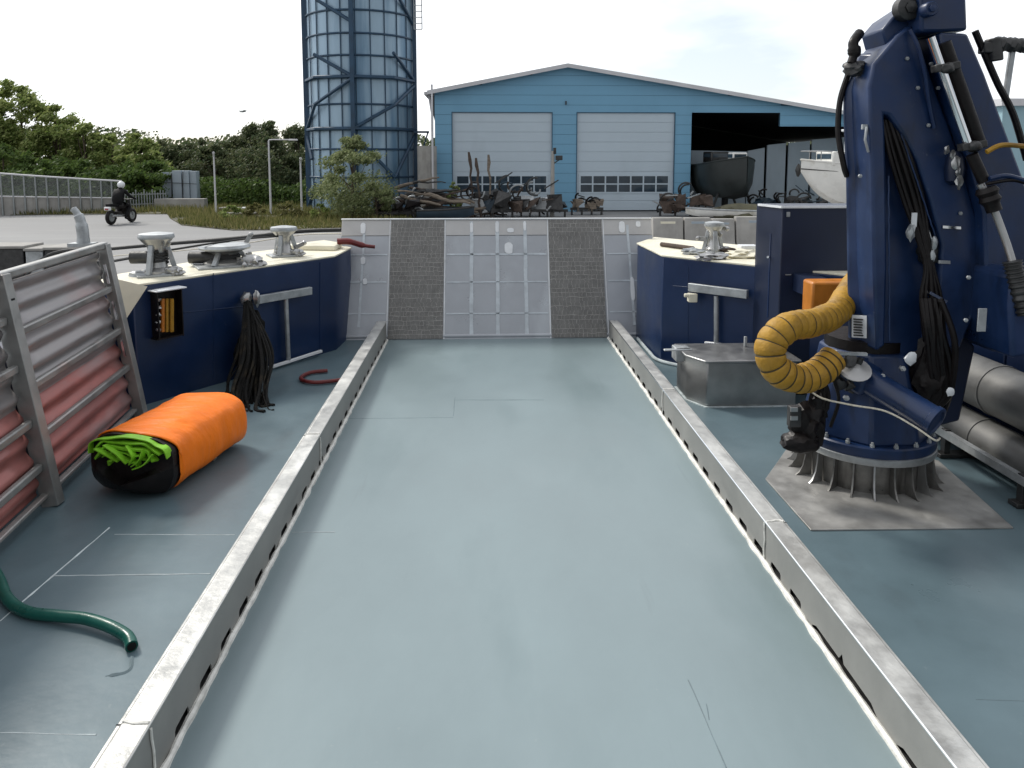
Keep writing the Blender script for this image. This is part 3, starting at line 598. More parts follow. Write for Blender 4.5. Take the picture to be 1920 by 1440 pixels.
b = MB(); b.blob(Vector(((xa+xl)/2-.02, 7.71, 1.45)), .018, 1, 0, 1, (1, 1, 1), 0); b.build('knob', M['chrome'], cs)
b = MB(); b.box(at(1478, 402, 7.54), (.035, .01, .05)); b.box(at(1478, 515, 7.54), (.06, .008, .01)); b.box(at(1590, 515, 7.54), (.05, .008, .01)); b.build('plate', M['galv'], cs)
ob = at(1566, 560, 6.6); b = MB(); b.box(ob+Vector((0, .1, 0)), (.44, .22, .31)); ab = tag(b.build('battery_box', M['amber'], None, origin=ob-Vector((0, 0, .155)), bevel=.025), 'amber plastic box in front of the navy casing, above the yellow duct', 'box')
b = MB(); b.box((ob.x+.1, 7.1, ob.z), (.2, .85, .18)); b.build('mount', M['navyd'], ab)

# ------------------------------------------------------------------ CRANE
cx, cy = 3.02, 5.62
cr = root('deck_crane', (cx, cy, 0), 'large navy blue folding deck crane bolted to a square plate on the right deck', 'crane')
b = MB(); b.plan([gr(1520, 996)[:2], gr(1900, 992)[:2], (3.75, 5.79), (3.5, 6.12), (2.62, 6.12), gr(1435, 900)[:2]], .0, .012); b.build('base_plate', M['plate'], cr, bevel=.003)
b = MB(); b.lathe((cx, cy, 0), [(.43, .012), (.44, .25)], 48); b.build('pedestal', M['ped'], cr)
for k in range(22):
    a = 2*math.pi*k/22+.1; dv = Vector((math.cos(a), math.sin(a), 0)); sd_ = Vector((-dv.y, dv.x, 0)); c = Vector((cx, cy, 0))
    ok = .13
    prof = [(.44, .013), (.44+.13, .013), (.44+.10, .035), (.44+.07, .09), (.44+.055, .17), (.44+.05, .248), (.44, .248)]
    b = MB(); b.slab([c+dv*r_+Vector((0, 0, z))-sd_*.006 for r_, z in prof], sd_*.012); b.build('stiffener', M['ped'] if k % 3 else M['steel'], cr)
b = MB(); b.lathe((cx, cy, .25), [(.44, 0), (.505, 0), (.51, .01), (.51, .05), (.50, .055)], 64); b.build('flange_ring', M['galv'], cr)
b = MB(); b.lathe((cx, cy, .305), [(.50, 0), (.505, .01), (.505, .07), (.495, .08)], 64); b.build('slew_ring', M['crane'], cr)
for k in range(18):
    a = 2*math.pi*k/18+.15; p = Vector((cx+.475*math.cos(a), cy+.475*math.sin(a), .385)); b = MB(); b.lathe(p, [(.018, 0), (.018, .018), (.011, .02), (.011, .034), (.0, .036)], 6); b.build('bolt', M['galv'], cr)
# faceted housing: octagonal loft
def octa(mb, sections, seg=8, rot=R(22.5), smooth=False):
    rings = []
    for (x, y, z, rx, ry) in sections: rings.append([mb.bm.verts.new((x+rx*math.cos(rot+2*math.pi*k/seg), y+ry*math.sin(rot+2*math.pi*k/seg), z)) for k in range(seg)])
    for i in range(len(rings)-1):
        for k in range(seg): mb._f([rings[i][k], rings[i][(k+1) % seg], rings[i+1][(k+1) % seg], rings[i+1][k]], None, smooth)
    mb._f(rings[0][::-1]); mb._f(rings[-1])
b = MB(); octa(b, [(cx, cy, .38, .475, .475), (cx, cy, .52, .45, .45), (cx-.02, cy, .85, .37, .40), (cx-.03, cy, 1.04, .33, .36)]); b.build('slew_housing', M['crane'], cr, bevel=.02)
b = MB(); octa(b, [(cx-.03, cy, 1.0, .30, .30), (cx-.03, cy, 1.12, .30, .30)], 20); b.build('turret_collar', M['black'], cr)
# column with a pale left flank: chamfered box leaning slightly
def colsec(y_px, xl_px, xc_px, xr_px):
    yf = cy-.27; ym = cy-.10; yb = cy+.25
    return [at(xl_px, y_px, ym), at(xc_px, y_px, yf), at(xr_px, y_px, yf), at(xr_px+14, y_px, ym), at(xr_px+8, y_px, yb), at(xl_px+3, y_px, yb)]
b = MB(); prev = None
for sec in ((690, 1590, 1640, 1722), (640, 1590, 1640, 1736), (500, 1588, 1640, 1738), (330, 1586, 1638, 1722), (215, 1581, 1640, 1712), (165, 1581, 1634, 1705), (100, 1612, 1640, 1700)):
    cur = [b.bm.verts.new(p) for p in colsec(*sec)]
    z = cur[1].co.z
    for v in cur: v.co.z = z if sec[0] > 120 else v.co.z
    if prev:
        for k in range(6): b._f([prev[k], prev[(k+1) % 6], cur[(k+1) % 6], cur[k]])
    else: b._f(cur[::-1])
    prev = cur
b._f(prev); b.build('column', M['crane'], cr, bevel=.018)
# inner boom: curved knuckle plate swooping from the column top down to the right
def plate(name, poly, y, th, mt='crane', bev=.02, par=None):
    b = MB(); b.slab([(at(q[0], q[1], y) if len(q) < 3 else Vector((at(q[0], q[1], y+th).x, y, at(q[0], q[1], y+th*.5).z))) for q in poly], (0, th, 0)); return b.build(name, M[mt], par or cr, bevel=bev)
plate('inner_boom', [(1583, 168, 1), (1591, 125, 1), (1618, 92, 1), (1682, 66), (1708, 46), (1722, 70), (1745, 140), (1772, 215), (1800, 290), (1822, 370), (1845, 455), (1850, 540), (1800, 655), (1745, 650), (1758, 560), (1766, 460), (1745, 375), (1719, 302), (1692, 250), (1668, 216), (1658, 214), (1660, 240), (1662, 330), (1664, 500), (1660, 648), (1598, 648, 1), (1592, 500, 1), (1589, 330, 1), (1585, 230, 1)], cy-.40, .36, bev=.03)
plate('boom_web', [(1640, 205), (1700, 250), (1765, 450), (1760, 560), (1738, 640), (1640, 640)], cy-.05, .18, 'navyd')
# outer boom block at the top and the long box leg going down right
plate('outer_boom_head', [(1694, 64, 1), (1690, -90, 1), (1800, -120), (1812, -20), (1815, 57), (1760, 60)], cy-.50, .22, bev=.02)
plate('outer_boom', [(1762, 60), (1815, 62), (1848, 140), (1885, 240), (1920, 335), (1968, 480), (1975, 660), (1860, 660), (1850, 540), (1845, 400), (1815, 290), (1785, 180)], cy-.50, .42, bev=.02)
plate('boom_side_plate', [(1622, 92, 1), (1614, 62, 1), (1634, 38, 1), (1690, 0, 1), (1760, -40), (1760, 66), (1682, 70)], cy-.34, .30, bev=.015)
plate('valve_housing', [(1800, 505, 1), (1812, 495, 1), (1990, 510), (1990, 655), (1800, 655, 1), (1796, 560, 1)], cy-.80, .55, bev=.05)
b = MB(); b.box(at(1841, 600, cy-.81), (.06, .012, .16)); b.build('latch_plate', M['galv'], cr, bevel=.004)
plate('boom_band', [(1768, 423), (1802, 425), (1802, 430), (1768, 428)], cy-.415, .01, 'chrome', 0)
plate('boom_band', [(1760, 488), (1782, 489), (1782, 495), (1760, 494)], cy-.415, .01, 'galv', 0)
# pins
def pin(px, py, y, r_, ln, mt='dsteel', nm='pin'):
    p = at(px, py, y); b = MB(); b.lathe(p, [(r_, 0), (r_, ln-.01), (r_*.85, ln)], 20, axis=(0, -1, 0)); b.lathe(p+Vector((0, -ln, 0)), [(r_*.5, 0), (r_*.5, .015), (.0, .02)], 6, axis=(0, -1, 0)); b.build(nm, M[mt], cr)
pin(1694, 18, cy-.36, .085, .09); pin(1735, 20, cy-.5, .05, .08, 'crane')
b = MB(); b.tube(smoothpath([at(1612, 62, cy-.2), at(1600, 80, cy-.25), at(1602, 98, cy-.25), at(1596, 118, cy-.25)], 5), [.035]*8+[.045]*4+[.03]*4, 10); b.build('hose_guard', M['black'], cr)
b = MB(); p = at(1602, 128, cy-.22); b.blob(p, .075, 3, .35, 2.2, (1.1, 1, .8), 3); b.build('elbow_fitting', M['dsteel'], cr)
b = MB(); b.tube(smoothpath([at(1590, 140, cy-.12), at(1575, 190, cy-.1), at(1572, 250, cy-.1), at(1582, 310, cy-.12), at(1588, 330, cy-.1)], 7), .022, 8); b.build('hose', M['black'], cr)
# hydraulic cylinder between the legs
b = MB(); b.cyl(at(1672, 250, cy-.30), at(1722, 395, cy-.30), .05, seg=14); b.build('ram_barrel', M['dsteel'], cr)
b = MB(); b.cyl(at(1690, 270, cy-.34), at(1747, 455, cy-.34), .014, seg=10); b.build('ram_rod', M['chrome'], cr)
b = MB(); b.cyl(at(1722, 395, cy-.30), at(1745, 470, cy-.30), .036, seg=12); b.blob(at(1742, 475, cy-.30), .085, 3, .35, 2, (1, .8, 1.1), 8); b.build('ram_clevis', M['dsteel'], cr)
for k, (dx, r_) in enumerate(((0, .016), (12, .020), (22, .014), (-8, .014), (30, .012))):
    b = MB(); b.tube(smoothpath([at(1660+dx*.6, 225, cy-.33), at(1676+dx, 290, cy-.36-.01*k), at(1700+dx, 370, cy-.38), at(1722+dx*.6, 440, cy-.40), at(1738+dx*.4, 500, cy-.42), at(1735+dx, 560, cy-.44), at(1742+dx, 640, cy-.42)], 6), r_, 8); b.build('hydraulic_hose', M['black'], cr)
b = MB(); b.box(at(1714, 412, cy-.42), (.035, .012, .10)); b.build('hose_tag', M['white'], cr)
for (px, py, r_) in ((1708, 435, .04), (1752, 455, .03), (1748, 480, .03)):
    b = MB(); b.blob(at(px, py, cy-.42), r_, 2, .5, 3, (.7, .7, 1.6), px); b.build('hose_clip', M['galv'], cr)
# lifting cylinder along the outer boom
c1, c2 = at(1745, 70, cy-.60), at(1820, 285, cy-.60)
b = MB(); b.cyl(c1, c1.lerp(c2, .95), .028, seg=12); b.build('boom_rod', M['chrome'], cr)
b = MB(); b.cyl(at(1770, 80, cy-.56), at(1838, 275, cy-.56), .045, seg=12); b.build('boom_barrel', M['black'], cr)
for (px, py) in ((1772, 128), (1822, 275)):
    b = MB(); b.bar(at(px-22, py+2, cy-.60), at(px+24, py-6, cy-.60), .07, .05); b.blob(at(px+5, py, cy-.62), .04, 2, .4, 3, (1.3, 1, 1), py); b.build('rod_bracket', M['dsteel'], cr, bevel=.006)
b = MB(); b.cyl(at(1822, 290, cy-.62), at(1845, 340, cy-.63), .04, seg=12); b.build('valve_block', M['black'], cr)
b = MB(); pts = smoothpath([at(1838, 345, cy-.64), at(1860, 385, cy-.66), at(1885, 450, cy-.70), at(1902, 505, cy-.75), at(1925, 580, cy-.8)], 10)
b.tube(pts, .026, 10); b.build('drive_tube', M['steel'], cr)
b = MB(); b.lathe(at(1848, 352, cy-.65), [(.06, 0), (.075, .03), (.06, .06), (.07, .09), (.05, .12), (.05, .17)], 18, axis=at(1885, 450, cy-.7)-at(1848, 352, cy-.65)); b.build('coupling', M['black'], cr)
b = MB(); ps = smoothpath([at(1898, 490, cy-.78), at(1908, 530, cy-.8), at(1925, 590, cy-.85)], 22); b.tube(ps, [.06 if i % 4 < 2 else .050 for i in range(len(ps))], 12); b.build('bellows', M['dsteel'], cr)
for pth, m_, r_ in (([(1850, 285), (1880, 272), (1935, 276)], 'hosey', .017), ([(1855, 335), (1890, 330), (1940, 345)], 'navy', .017), ([(1850, 345), (1900, 338), (1940, 350)], 'black', .012)):
    b = MB(); b.tube(smoothpath([at(px, py, cy-.68) for px, py in pth], 8), r_, 8); b.build('hydraulic_hose', M[m_], cr)
# joystick-like fitting with the twisted hoses at top right
b = MB(); b.tube(smoothpath([at(1828, 58, cy-.3), at(1850, 110, cy-.3), at(1872, 160, cy-.3), at(1900, 215, cy-.3), at(1925, 300, cy-.3)], 6), .024, 8); b.build('hydraulic_hose', M['black'], cr)
b = MB(); b.cyl(at(1862, 72, cy-.3), at(1865, 115, cy-.3), .055, seg=12); b.box(at(1852, 90, cy-.3), (.10, .08, .08)); b.build('swivel_block', M['dsteel'], cr, bevel=.01)
b = MB()
for k in range(2):
    b.tube([at(1866+90*i/30, 82+6*math.sin(i*.9+k*math.pi)+i*.2, cy-.3+.02*math.cos(i*.9+k*math.pi)) for i in range(31)], .034, 9)
b.build('twisted_hose', M['dsteel'], cr)
b = MB(); b.cyl(at(1898, 95, cy-.28), at(1884, 190, cy-.28), .022, seg=10); b.build('grab_bar', M['galv'], cr)
# hook/filter lamp on inner boom
b = MB(); p = at(1790, 310, cy-.42); b.lathe(p+Vector((0, 0, -.14)), [(.02, 0), (.06, .03), (.07, .12), (.06, .2), (.03, .24)], 14); b.build('lamp_housing', M['navyd'], cr)
b = MB()
for k, (px, py) in enumerate(((1786, 290), (1792, 305), (1796, 322), (1800, 340), (1775, 282))): b.blob(at(px, py, cy-.50), .022+.012*(k % 2), 2, .6, 3, (.8, .5, 1.4), k)
b.build('lamp_fitting', M['steel'], cr)
# extra fittings: valve cluster, weld beads, bolts, hoses round the neck
rq = random.Random(3)
b = MB()
for k in range(12): b.blob(at(1560+rq.uniform(-14, 60), 700+rq.uniform(-28, 30), cy-.42+rq.uniform(-.08, .1)), rq.uniform(.025, .055), 2, .5, 3, (1, .8, 1), k)
b.build('valve_cluster', M['dsteel'], cr)
for k in range(4):
    b = MB(); x = 1538+k*9
    b.tube(smoothpath([at(x, 668+k*3, cy-.40), at(x-10+rq.uniform(-12, 8), 705, cy-.50), at(x+rq.uniform(-15, 10), 750, cy-.46), at(x-20+k*4, 800, cy-.40)], 7), rq.uniform(.009, .016), 7); b.build('hydraulic_hose', M['black'], cr)
for (px, py, r_) in ((1642, 735, .03), (1652, 705, .022), (1585, 745, .02), (1690, 690, .02)):
    b = MB(); b.lathe(at(px, py, cy-.47), [(r_, 0), (r_, .03), (r_*.6, .032), (r_*.6, .05), (0, .051)], 6, axis=(-.1, -1, .1)); b.build('hose_fitting', M['galv'], cr)
for (a_, c_) in (((1666, 330), (1668, 640)), ((1690, 252), (1758, 455)), ((1815, 292), (1845, 455))):
    b = MB(); pts = [at(a_[0]+(c_[0]-a_[0])*i/30+rq.uniform(-.6, .6), a_[1]+(c_[1]-a_[1])*i/30, cy-.402) for i in range(31)]; b.tube(pts, .006, 5); b.build('weld_bead', M['crane'], cr)
for (px, py) in ((1745, 120), (1758, 165), (1700, 110), (1720, 165), (1740, 235), (1612, 330), (1800, 400), (1810, 600), (1815, 520)):
    y_ = cy-.405 if px < 1805 else cy-.80
    b = MB(); b.lathe(at(px, py, y_), [(.014, 0), (.014, .012), (0, .014)], 6, axis=(0, -1, 0)); b.build('bolt', M['galv'], cr)
b = MB(); b.tube(smoothpath([at(1707, 55, cy-.44), at(1722, 90, cy-.46), at(1735, 140, cy-.45), at(1742, 190, cy-.43), at(1752, 240, cy-.42)], 8), .014, 8); b.build('hydraulic_hose', M['crane'], cr)
b = MB(); b.tube(smoothpath([at(1765, 565, cy-.5), at(1790, 640, cy-.55), at(1785, 720, cy-.45), at(1770, 770, cy-.3)], 8), .022, 8); b.build('hydraulic_hose', M['black'], cr)
b = MB(); b.box(at(1625, 238, cy-.36), (.07, .02, .035)); b.tube([at(1625, 238, cy-.38), at(1622, 262, cy-.39), at(1628, 285, cy-.38)], .01, 6); b.build('lifting_eye', M['galv'], cr)
# slewing cylinder
a_, e_ = Vector((2.90, 5.42, 1.02)), None
a_ = at(1625, 712, 5.22); e_ = at(1756, 792, 4.80)
dv = (e_-a_).normalized()
b = MB(); b.lathe(a_, [(.095, 0), (.10, .03), (.10, (e_-a_).length-.04), (.108, (e_-a_).length-.035), (.108, (e_-a_).length), (.085, (e_-a_).length+.004), (.082, (e_-a_).length-.01), (0, (e_-a_).length-.01)], 32, axis=dv); b.build('slew_cylinder', M['crane'], cr)
b = MB(); b.bar(a_-dv*.20, a_+dv*.05, .22, .20); b.build('cylinder_mount', M['crane'], cr, bevel=.03)
b = MB(); b.lathe(at(1602, 694, 5.15), [(.11, 0), (.115, .012), (.05, .03), (.03, .05)], 20, axis=(-.1, -.5, .8)); b.build('valve_cap', M['ramplip'], cr)
b = MB(); b.bar(at(1558, 662, 5.12), at(1625, 664, 5.12), .03, .02); b.build('strap', M['galv'], cr)
# label sticker (illegible lines of print)
b = MB(); b.slab([at(1597, 590, cy-.19), at(1625, 592, cy-.27-.012), at(1625, 634, cy-.27-.012), at(1597, 632, cy-.19)], (-.002, -.004, 0)); st = b.build('data_label', M['white'], cr)
b = MB()
for k in range(7): b.slab([at(1600, 597+k*5, cy-.205), at(1600+19*(.7+.3*random.random()), 598+k*5, cy-.27), at(1600+19*.9, 600+k*5, cy-.27), at(1600, 599+k*5, cy-.205)], (-.004, -.012, 0))
b.build('print_line', M['dsteel'], st)
# black hose bundle and lower clutter right of the column
b = MB()
for k in range(9):
    x = 1735+k*4; b.tube(smoothpath([at(x-6+random.uniform(-4, 4), 560, cy-.45), at(x+random.uniform(-8, 8), 610, cy-.5), at(x+8+random.uniform(-8, 8), 680, cy-.48), at(x+14, 735, cy-.42), at(x-6, 760, cy-.35)], 6), random.uniform(.018, .032), 8)
b.blob(at(1740, 700, cy-.36), .14, 3, .4, 2.5, (.9, .8, 1.7), 11); b.build('hose_bundle', M['black'], cr)
for (px, py, s1, s2) in ((1708, 672, .045, .05), (1782, 735, .03, .06)):
    b = MB(); b.blob(at(px, py, cy-.53), s1, 2, .3, 3, (1, .3, 1.1), px); b.build('paper_tag', M['white'], cr)
b = MB(); b.bar(at(1742, 548, cy-.46), at(1774, 566, cy-.46), .02, .02); b.bar(at(1742, 580, cy-.46), at(1764, 581, cy-.46), .02, .02); b.build('bright_link', M['chrome'], cr)
plate('rear_bracket', [(1740, 560), (1830, 650), (1800, 790), (1760, 800), (1740, 700)], cy-.2, .25, 'navyd')
# black canvas bag with control box
bg_ = at(1512, 800, 5.22); cbg = root('canvas_bag', gr(1510, 850), 'black glossy bag with a small control box hanging on the left of the crane foot', 'bag')
b = MB(); b.blob(bg_+Vector((.0, 0, .02)), .13, 3, .45, 2, (1, .8, 1.3), 3); b.blob(bg_+Vector((-.05, -.03, -.10)), .12, 3, .3, 2, (1.2, .8, .7), 5); b.blob(bg_+Vector((.08, 0, .15)), .08, 3, .5, 3, (.9, .7, 1.6), 6); b.build('bag', M['black'], cbg)
b = MB(); b.box(at(1489, 780, 5.08), (.085, .06, .15)); bo = b.build('control_box', M['dsteel'], cbg, bevel=.008)
for dy in (-12, 4): b = MB(); b.box(at(1489, 780+dy, 5.045), (.05, .01, .03)); b.build('button_plate', M['steel'], bo)
# rope round the crane
b = MB(); b.tube(smoothpath([at(1522, 735, 5.15), at(1545, 748, 5.1), at(1600, 760, 5.02), at(1660, 771, 4.95), at(1715, 800, 4.82), at(1752, 825, 4.74), at(1762, 822, 4.85)], 8), .007, 8)
tag(b.build('tie_rope', M['rope'], None, origin=at(1600, 760, 5.02)), 'thin pale rope stretched round the crane foot under the slewing cylinder', 'rope')
# yellow duct
yp = [at(1622, 508, 5.95), at(1594, 548, 5.72), at(1568, 586, 5.45), at(1525, 605, 5.2), at(1478, 613, 5.05), at(1446, 645, 5.0), at(1452, 688, 4.98), at(1492, 710, 5.02), at(1532, 700, 5.08), at(1562, 672, 5.15)]
P = smoothpath(yp, 44); tot = 0; rad = []; mi = []; nxt = .03; k0 = 0
for i, p in enumerate(P):
    if i: tot += (P[i]-P[i-1]).length
    tw = tot+.016*mnoise.noise(Vector((tot*9, 0, 3))); ph = (tw % .072)/.072; rad.append(.104-.014*(1-math.sin(math.pi*ph)**.3)+.010*mnoise.noise(p*7)); mi.append(1 if (ph < .06+.10*max(0, mnoise.noise(Vector((tot*7, 5, 1)))) or ph > .95) else 0)
b = MB(); b.tube(P, rad, 26, mif=lambda i: mi[i]); tag(b.build('air_duct', [M['hosey'], M['hosed']], None, origin=at(1500, 660, 5.0)), 'fat mustard yellow ribbed duct looping beside the crane column', 'duct')

# ------------------------------------------------------------------ pipes on the far right
for (x, z, r_, lb) in ((4.22, .60, .21, 'thick grey metal pipe lying on top along the right edge of the deck'), (4.12, .20, .165, 'lower grey metal pipe on the right edge of the deck, under the thicker one')):
    t = root('metal_pipe', (x, 5.5, z-r_), lb, 'pipe', 'grey pipes stacked along the right deck edge')
    b = MB(); b.cyl((x, 2.5, z), (x, 6.75, z), r_, seg=32); b.build('barrel', M['pipe'], t)
    for y in (3.6, 4.9, 5.75, 6.5): b = MB(); b.lathe((x, y, z), [(r_, 0), (r_+.008, .004), (r_+.008, .03), (r_, .034)], 32, axis=(0, 1, 0)); b.build('clamp_band', M['pipe'], t)
tr = root('pipe_trestle', (4.2, 5.9, 0), 'dark low steel trestle under the grey pipes on the right', 'trestle')
for y in (5.0, 5.9, 6.6):
    b = MB(); b.box((4.05, y, .02), (.5, .10, .035)); b.box((3.87, y, .12), (.05, .06, .24)); b.build('leg_frame', M['dsteel'], tr, bevel=.005)
b = MB(); b.bar((3.86, 4.4, .20), (3.86, 6.9, .20), .05, .06); b.build('side_rail', M['galv'], tr)

# ================================================================== YARD
# ---- silo
sx_, sy_ = at(684, 395, 40).x, 40.0; SR = 2.72; ZT = 13.2
si = root('silo', (sx_, sy_, G), 'tall round grey-blue metal silo inside a dark blue steel frame', 'silo')
b = MB(); seg = 72; zs = [G, 1.5, 2.9, 3.86, 5.1, 6.4, 7.45, 8.5, 9.6, 10.8, 12.0, ZT]; rings = []
for z in zs: rings.append([b.bm.verts.new((sx_+(SR+(.03 if k % 3 == 0 else 0))*math.cos(2*math.pi*k/seg), sy_+(SR+(.03 if k % 3 == 0 else 0))*math.sin(2*math.pi*k/seg), z)) for k in range(seg)])
for i in range(len(zs)-1):
    for k in range(seg): b._f([rings[i][k], rings[i][(k+1) % seg], rings[i+1][(k+1) % seg], rings[i+1][k]])
b._f(rings[-1]); b.build('tank', M['silo'], si)
b = MB(); b.lathe((sx_, sy_, ZT), [(SR, 0), (SR*.3, 1.2), (0, 1.3)], 36); b.build('roof', M['silo'], si)
for z in zs[1:-1]:
    b = MB(); b.tube([(sx_+(SR+.05)*math.cos(2*math.pi*k/48), sy_+(SR+.05)*math.sin(2*math.pi*k/48), z) for k in range(49)], .05, 6, caps=False); b.build('ring', M['siloframe'], si)
for k in range(24):
    a = 2*math.pi*k/24+.05; dx, dy = math.cos(a)*(SR+.05), math.sin(a)*(SR+.05)
    if dy < 1: b = MB(); b.bar((sx_+dx, sy_+dy, G), (sx_+dx, sy_+dy, ZT), .045, .045); b.build('stave', M['siloframe'], si)
posts = []
for k in range(6):
    a = -math.pi/2+k*math.pi/3; posts.append(Vector((sx_+3.12*math.cos(a), sy_+3.12*math.sin(a), 0)))
posts = [Vector((sx_-2.80, sy_-.6, 0)), Vector((sx_+.0, sy_-3.0, 0)), Vector((sx_+2.80, sy_-.6, 0)), Vector((sx_+2.2, sy_+2.5, 0)), Vector((sx_-2.2, sy_+2.5, 0))]
for p in posts:
    b = MB(); b.bar(p+Vector((0, 0, G)), p+Vector((0, 0, ZT+.8)), .2, .2); b.build('post', M['siloframe'], si)
for z in (3.9, 6.4, 12.2):
    for i in (0, 1):
        a, c = posts[i], posts[i+1]; b = MB()
        mid = a.lerp(c, .5)+Vector(((a.lerp(c, .5).x-sx_)*.38, (a.lerp(c, .5).y-sy_)*.38, 0))
        b.tube([a+Vector((0, 0, z)), mid+Vector((0, 0, z)), c+Vector((0, 0, z))], .09, 6, smooth=False); b.build('beam', M['siloframe'], si)
def diag(i, za, zb, j=None):
    a, c = posts[i], posts[i+1]; m_ = a.lerp(c, .5); mid = m_+Vector(((m_.x-sx_)*.38, (m_.y-sy_)*.38, 0))
    b = MB(); b.tube([a+Vector((0, 0, za)), mid+Vector((0, 0, (za+zb)/2)), c+Vector((0, 0, zb))], .085, 6, smooth=False); b.build('brace', M['siloframe'], si)
def pdiag(i, ua, za, ub, zb):
    a, c = posts[i], posts[i+1]; m_ = a.lerp(c, .5); mid = m_+Vector(((m_.x-sx_)*.38, (m_.y-sy_)*.38, 0))
    def P(u): return a.lerp(mid, u*2) if u < .5 else mid.lerp(c, u*2-1)
    us = sorted({ua, ub, .5} if min(ua, ub) < .5 < max(ua, ub) else {ua, ub}); b = MB(); b.tube([P(u)+Vector((0, 0, za+(zb-za)*(u-ua)/(ub-ua))) for u in us], .085, 6, smooth=False); b.build('brace', M['siloframe'], si)
diag(0, 3.9, 6.3); diag(1, 3.9, 6.2); pdiag(1, 0, 3.6, .5, 1.5); pdiag(1, .5, 1.5, 1, 3.7); pdiag(0, 0, 3.6, .25, 2.4); pdiag(0, .5, 7.5, 1, 6.4); pdiag(1, .5, 7.6, 1, 6.4); pdiag(0, .55, 10.1, 1, 9.0); pdiag(1, .5, 10.8, 1, 9.2); pdiag(0, 0, .0, .4, 1.2)
ldx = posts[2]+Vector((.22, -.2, 0)); b = MB()
for s_ in (-.2, .2): b.bar(ldx+Vector((s_, 0, 9)), ldx+Vector((s_, 0, ZT)), .05, .05)
for k in range(14): b.bar(ldx+Vector((-.2, 0, 9+k*.3)), ldx+Vector((.2, 0, 9+k*.3)), .04, .04)
b.build('ladder', M['galv'], si)
b = MB(); b.bar(ldx+Vector((-.3, 0, 3.8)), ldx+Vector((.5, 0, 3.8)), .2, .1); b.bar(ldx+Vector((.45, 0, 3.8)), ldx+Vector((.05, 0, 2.6)), .07, .07); b.build('bracket_arm', M['siloframe'], si)
# small grey tank between silo and hall
p = at(802, 400, 37.2); b = MB(); b.cyl((p.x, p.y, G), (p.x, p.y, 3.05), .48, seg=24); ts = tag(b.build('tank', M['concrete'], None, origin=(p.x, p.y, G)), 'narrow grey upright tank between the silo and the blue hall', 'tank')
b = MB(); b.cyl((p.x+.3, p.y-.45, G), (p.x+.3, p.y-.45, 6), .05, seg=8); b.build('vent_pipe', M['trim'], ts)

# ---- blue hall
YF = 38.0
def bx_(px): return at(px, 300, YF).x
def bz_(py, px=960): return at(px, py, YF).z
X0 = bx_(816); XRG = bx_(1062); XE = 24.5; ZE = bz_(172, 816); ZRG = bz_(124, 1062); slope = (bz_(124, 1062)-bz_(211, 1568))/(bx_(1568)-bx_(1062))
def roofz(x): return ZRG-(XRG-x)*(ZRG-ZE)/(XRG-X0) if x < XRG else ZRG-(x-XRG)*slope
hl = root('hall', (XRG, YF, G), 'wide light blue metal hall with low gable roof, two pale doors and an open bay', 'hall')
D1 = (bx_(848), bx_(1035)); D2 = (bx_(1081), bx_(1264)); O1 = (bx_(1295), bx_(1460)); ZD = bz_(210, 960); ZO = bz_(211, 1295); ZO2 = bz_(237, 1500)
colsx = [(X0, D1[0], G), (D1[0], D1[1], ZD), (D1[1], D2[0], G), (D2[0], D2[1], ZD), (D2[1], O1[0], G), (O1[0], O1[1], ZO), (O1[1], XE-.5, ZO2), (XE-.5, XE, G)]
b = MB(); bk = MB(); PH = .49
for (a, c, zb) in colsx:
    z = G; rows = []
    while z < ZRG:
        z0, z1 = z+.006, z+PH-.006; z += PH
        z0 = max(z0, zb)
        if z1 <= z0+.01: continue
        xs = [a+(c-a)*i/10 for i in range(11)]
        if a < XRG < c: xs = sorted(xs+[XRG])
        tops = [(x, min(z1, roofz(x)-.02)) for x in xs]
        if max(t[1] for t in tops) <= z0+.01: continue
        # keep the run where the panel has height
        run = [t for t in tops if t[1] > z0+.004]
        if len(run) < 2: continue
        poly = [Vector((run[0][0], YF, z0)), Vector((run[-1][0], YF, z0))]+[Vector((x, YF, zz)) for x, zz in run[::-1]]
        b.slab(poly, (0, .05, 0))
    xs = [a+(c-a)*i/8 for i in range(9)]
    if a < XRG < c: xs = sorted(xs+[XRG])
    bk.slab([Vector((a, YF+.03, zb+.004)), Vector((c, YF+.03, zb+.004))]+[Vector((x, YF+.03, roofz(x)-.05)) for x in xs[::-1]], (0, .15, 0))
b.build('front_cladding', M['clad'], hl); bk.build('front_wall', M['gap'], hl)
DEP = 22
b = MB(); b.box((X0+.05, YF+DEP/2+.1, (G+ZE)/2-.1), (.1, DEP-.2, ZE-G-.2)); b.build('side_wall', M['trim'], hl)
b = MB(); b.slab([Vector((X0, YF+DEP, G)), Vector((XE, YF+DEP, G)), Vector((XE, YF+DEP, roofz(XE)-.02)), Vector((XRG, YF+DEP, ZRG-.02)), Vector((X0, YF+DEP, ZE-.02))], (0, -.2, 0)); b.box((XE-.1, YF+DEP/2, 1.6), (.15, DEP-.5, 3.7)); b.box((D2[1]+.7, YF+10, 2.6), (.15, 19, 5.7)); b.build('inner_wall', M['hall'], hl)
def roofslab(xa, xb_, name):
    b = MB(); za, zb2 = roofz(xa), roofz(xb_)
    b.slab([Vector((xa, YF-.35, za)), Vector((xb_, YF-.35, zb2)), Vector((xb_, YF-.35, zb2+.10)), Vector((xa, YF-.35, za+.10))], (0, DEP+.7, 0)); b.build(name, M['roof'], hl)
    b = MB(); b.slab([Vector((xa, YF-.39, za-.10)), Vector((xb_, YF-.39, zb2-.10)), Vector((xb_, YF-.39, zb2+.09)), Vector((xa, YF-.39, za+.09))], (0, .03, 0)); b.build('fascia', M['trim'], hl)
roofslab(X0-.35, XRG, 'roof_left'.replace('_left', '')); roofslab(XRG, XE+.3, 'roof')
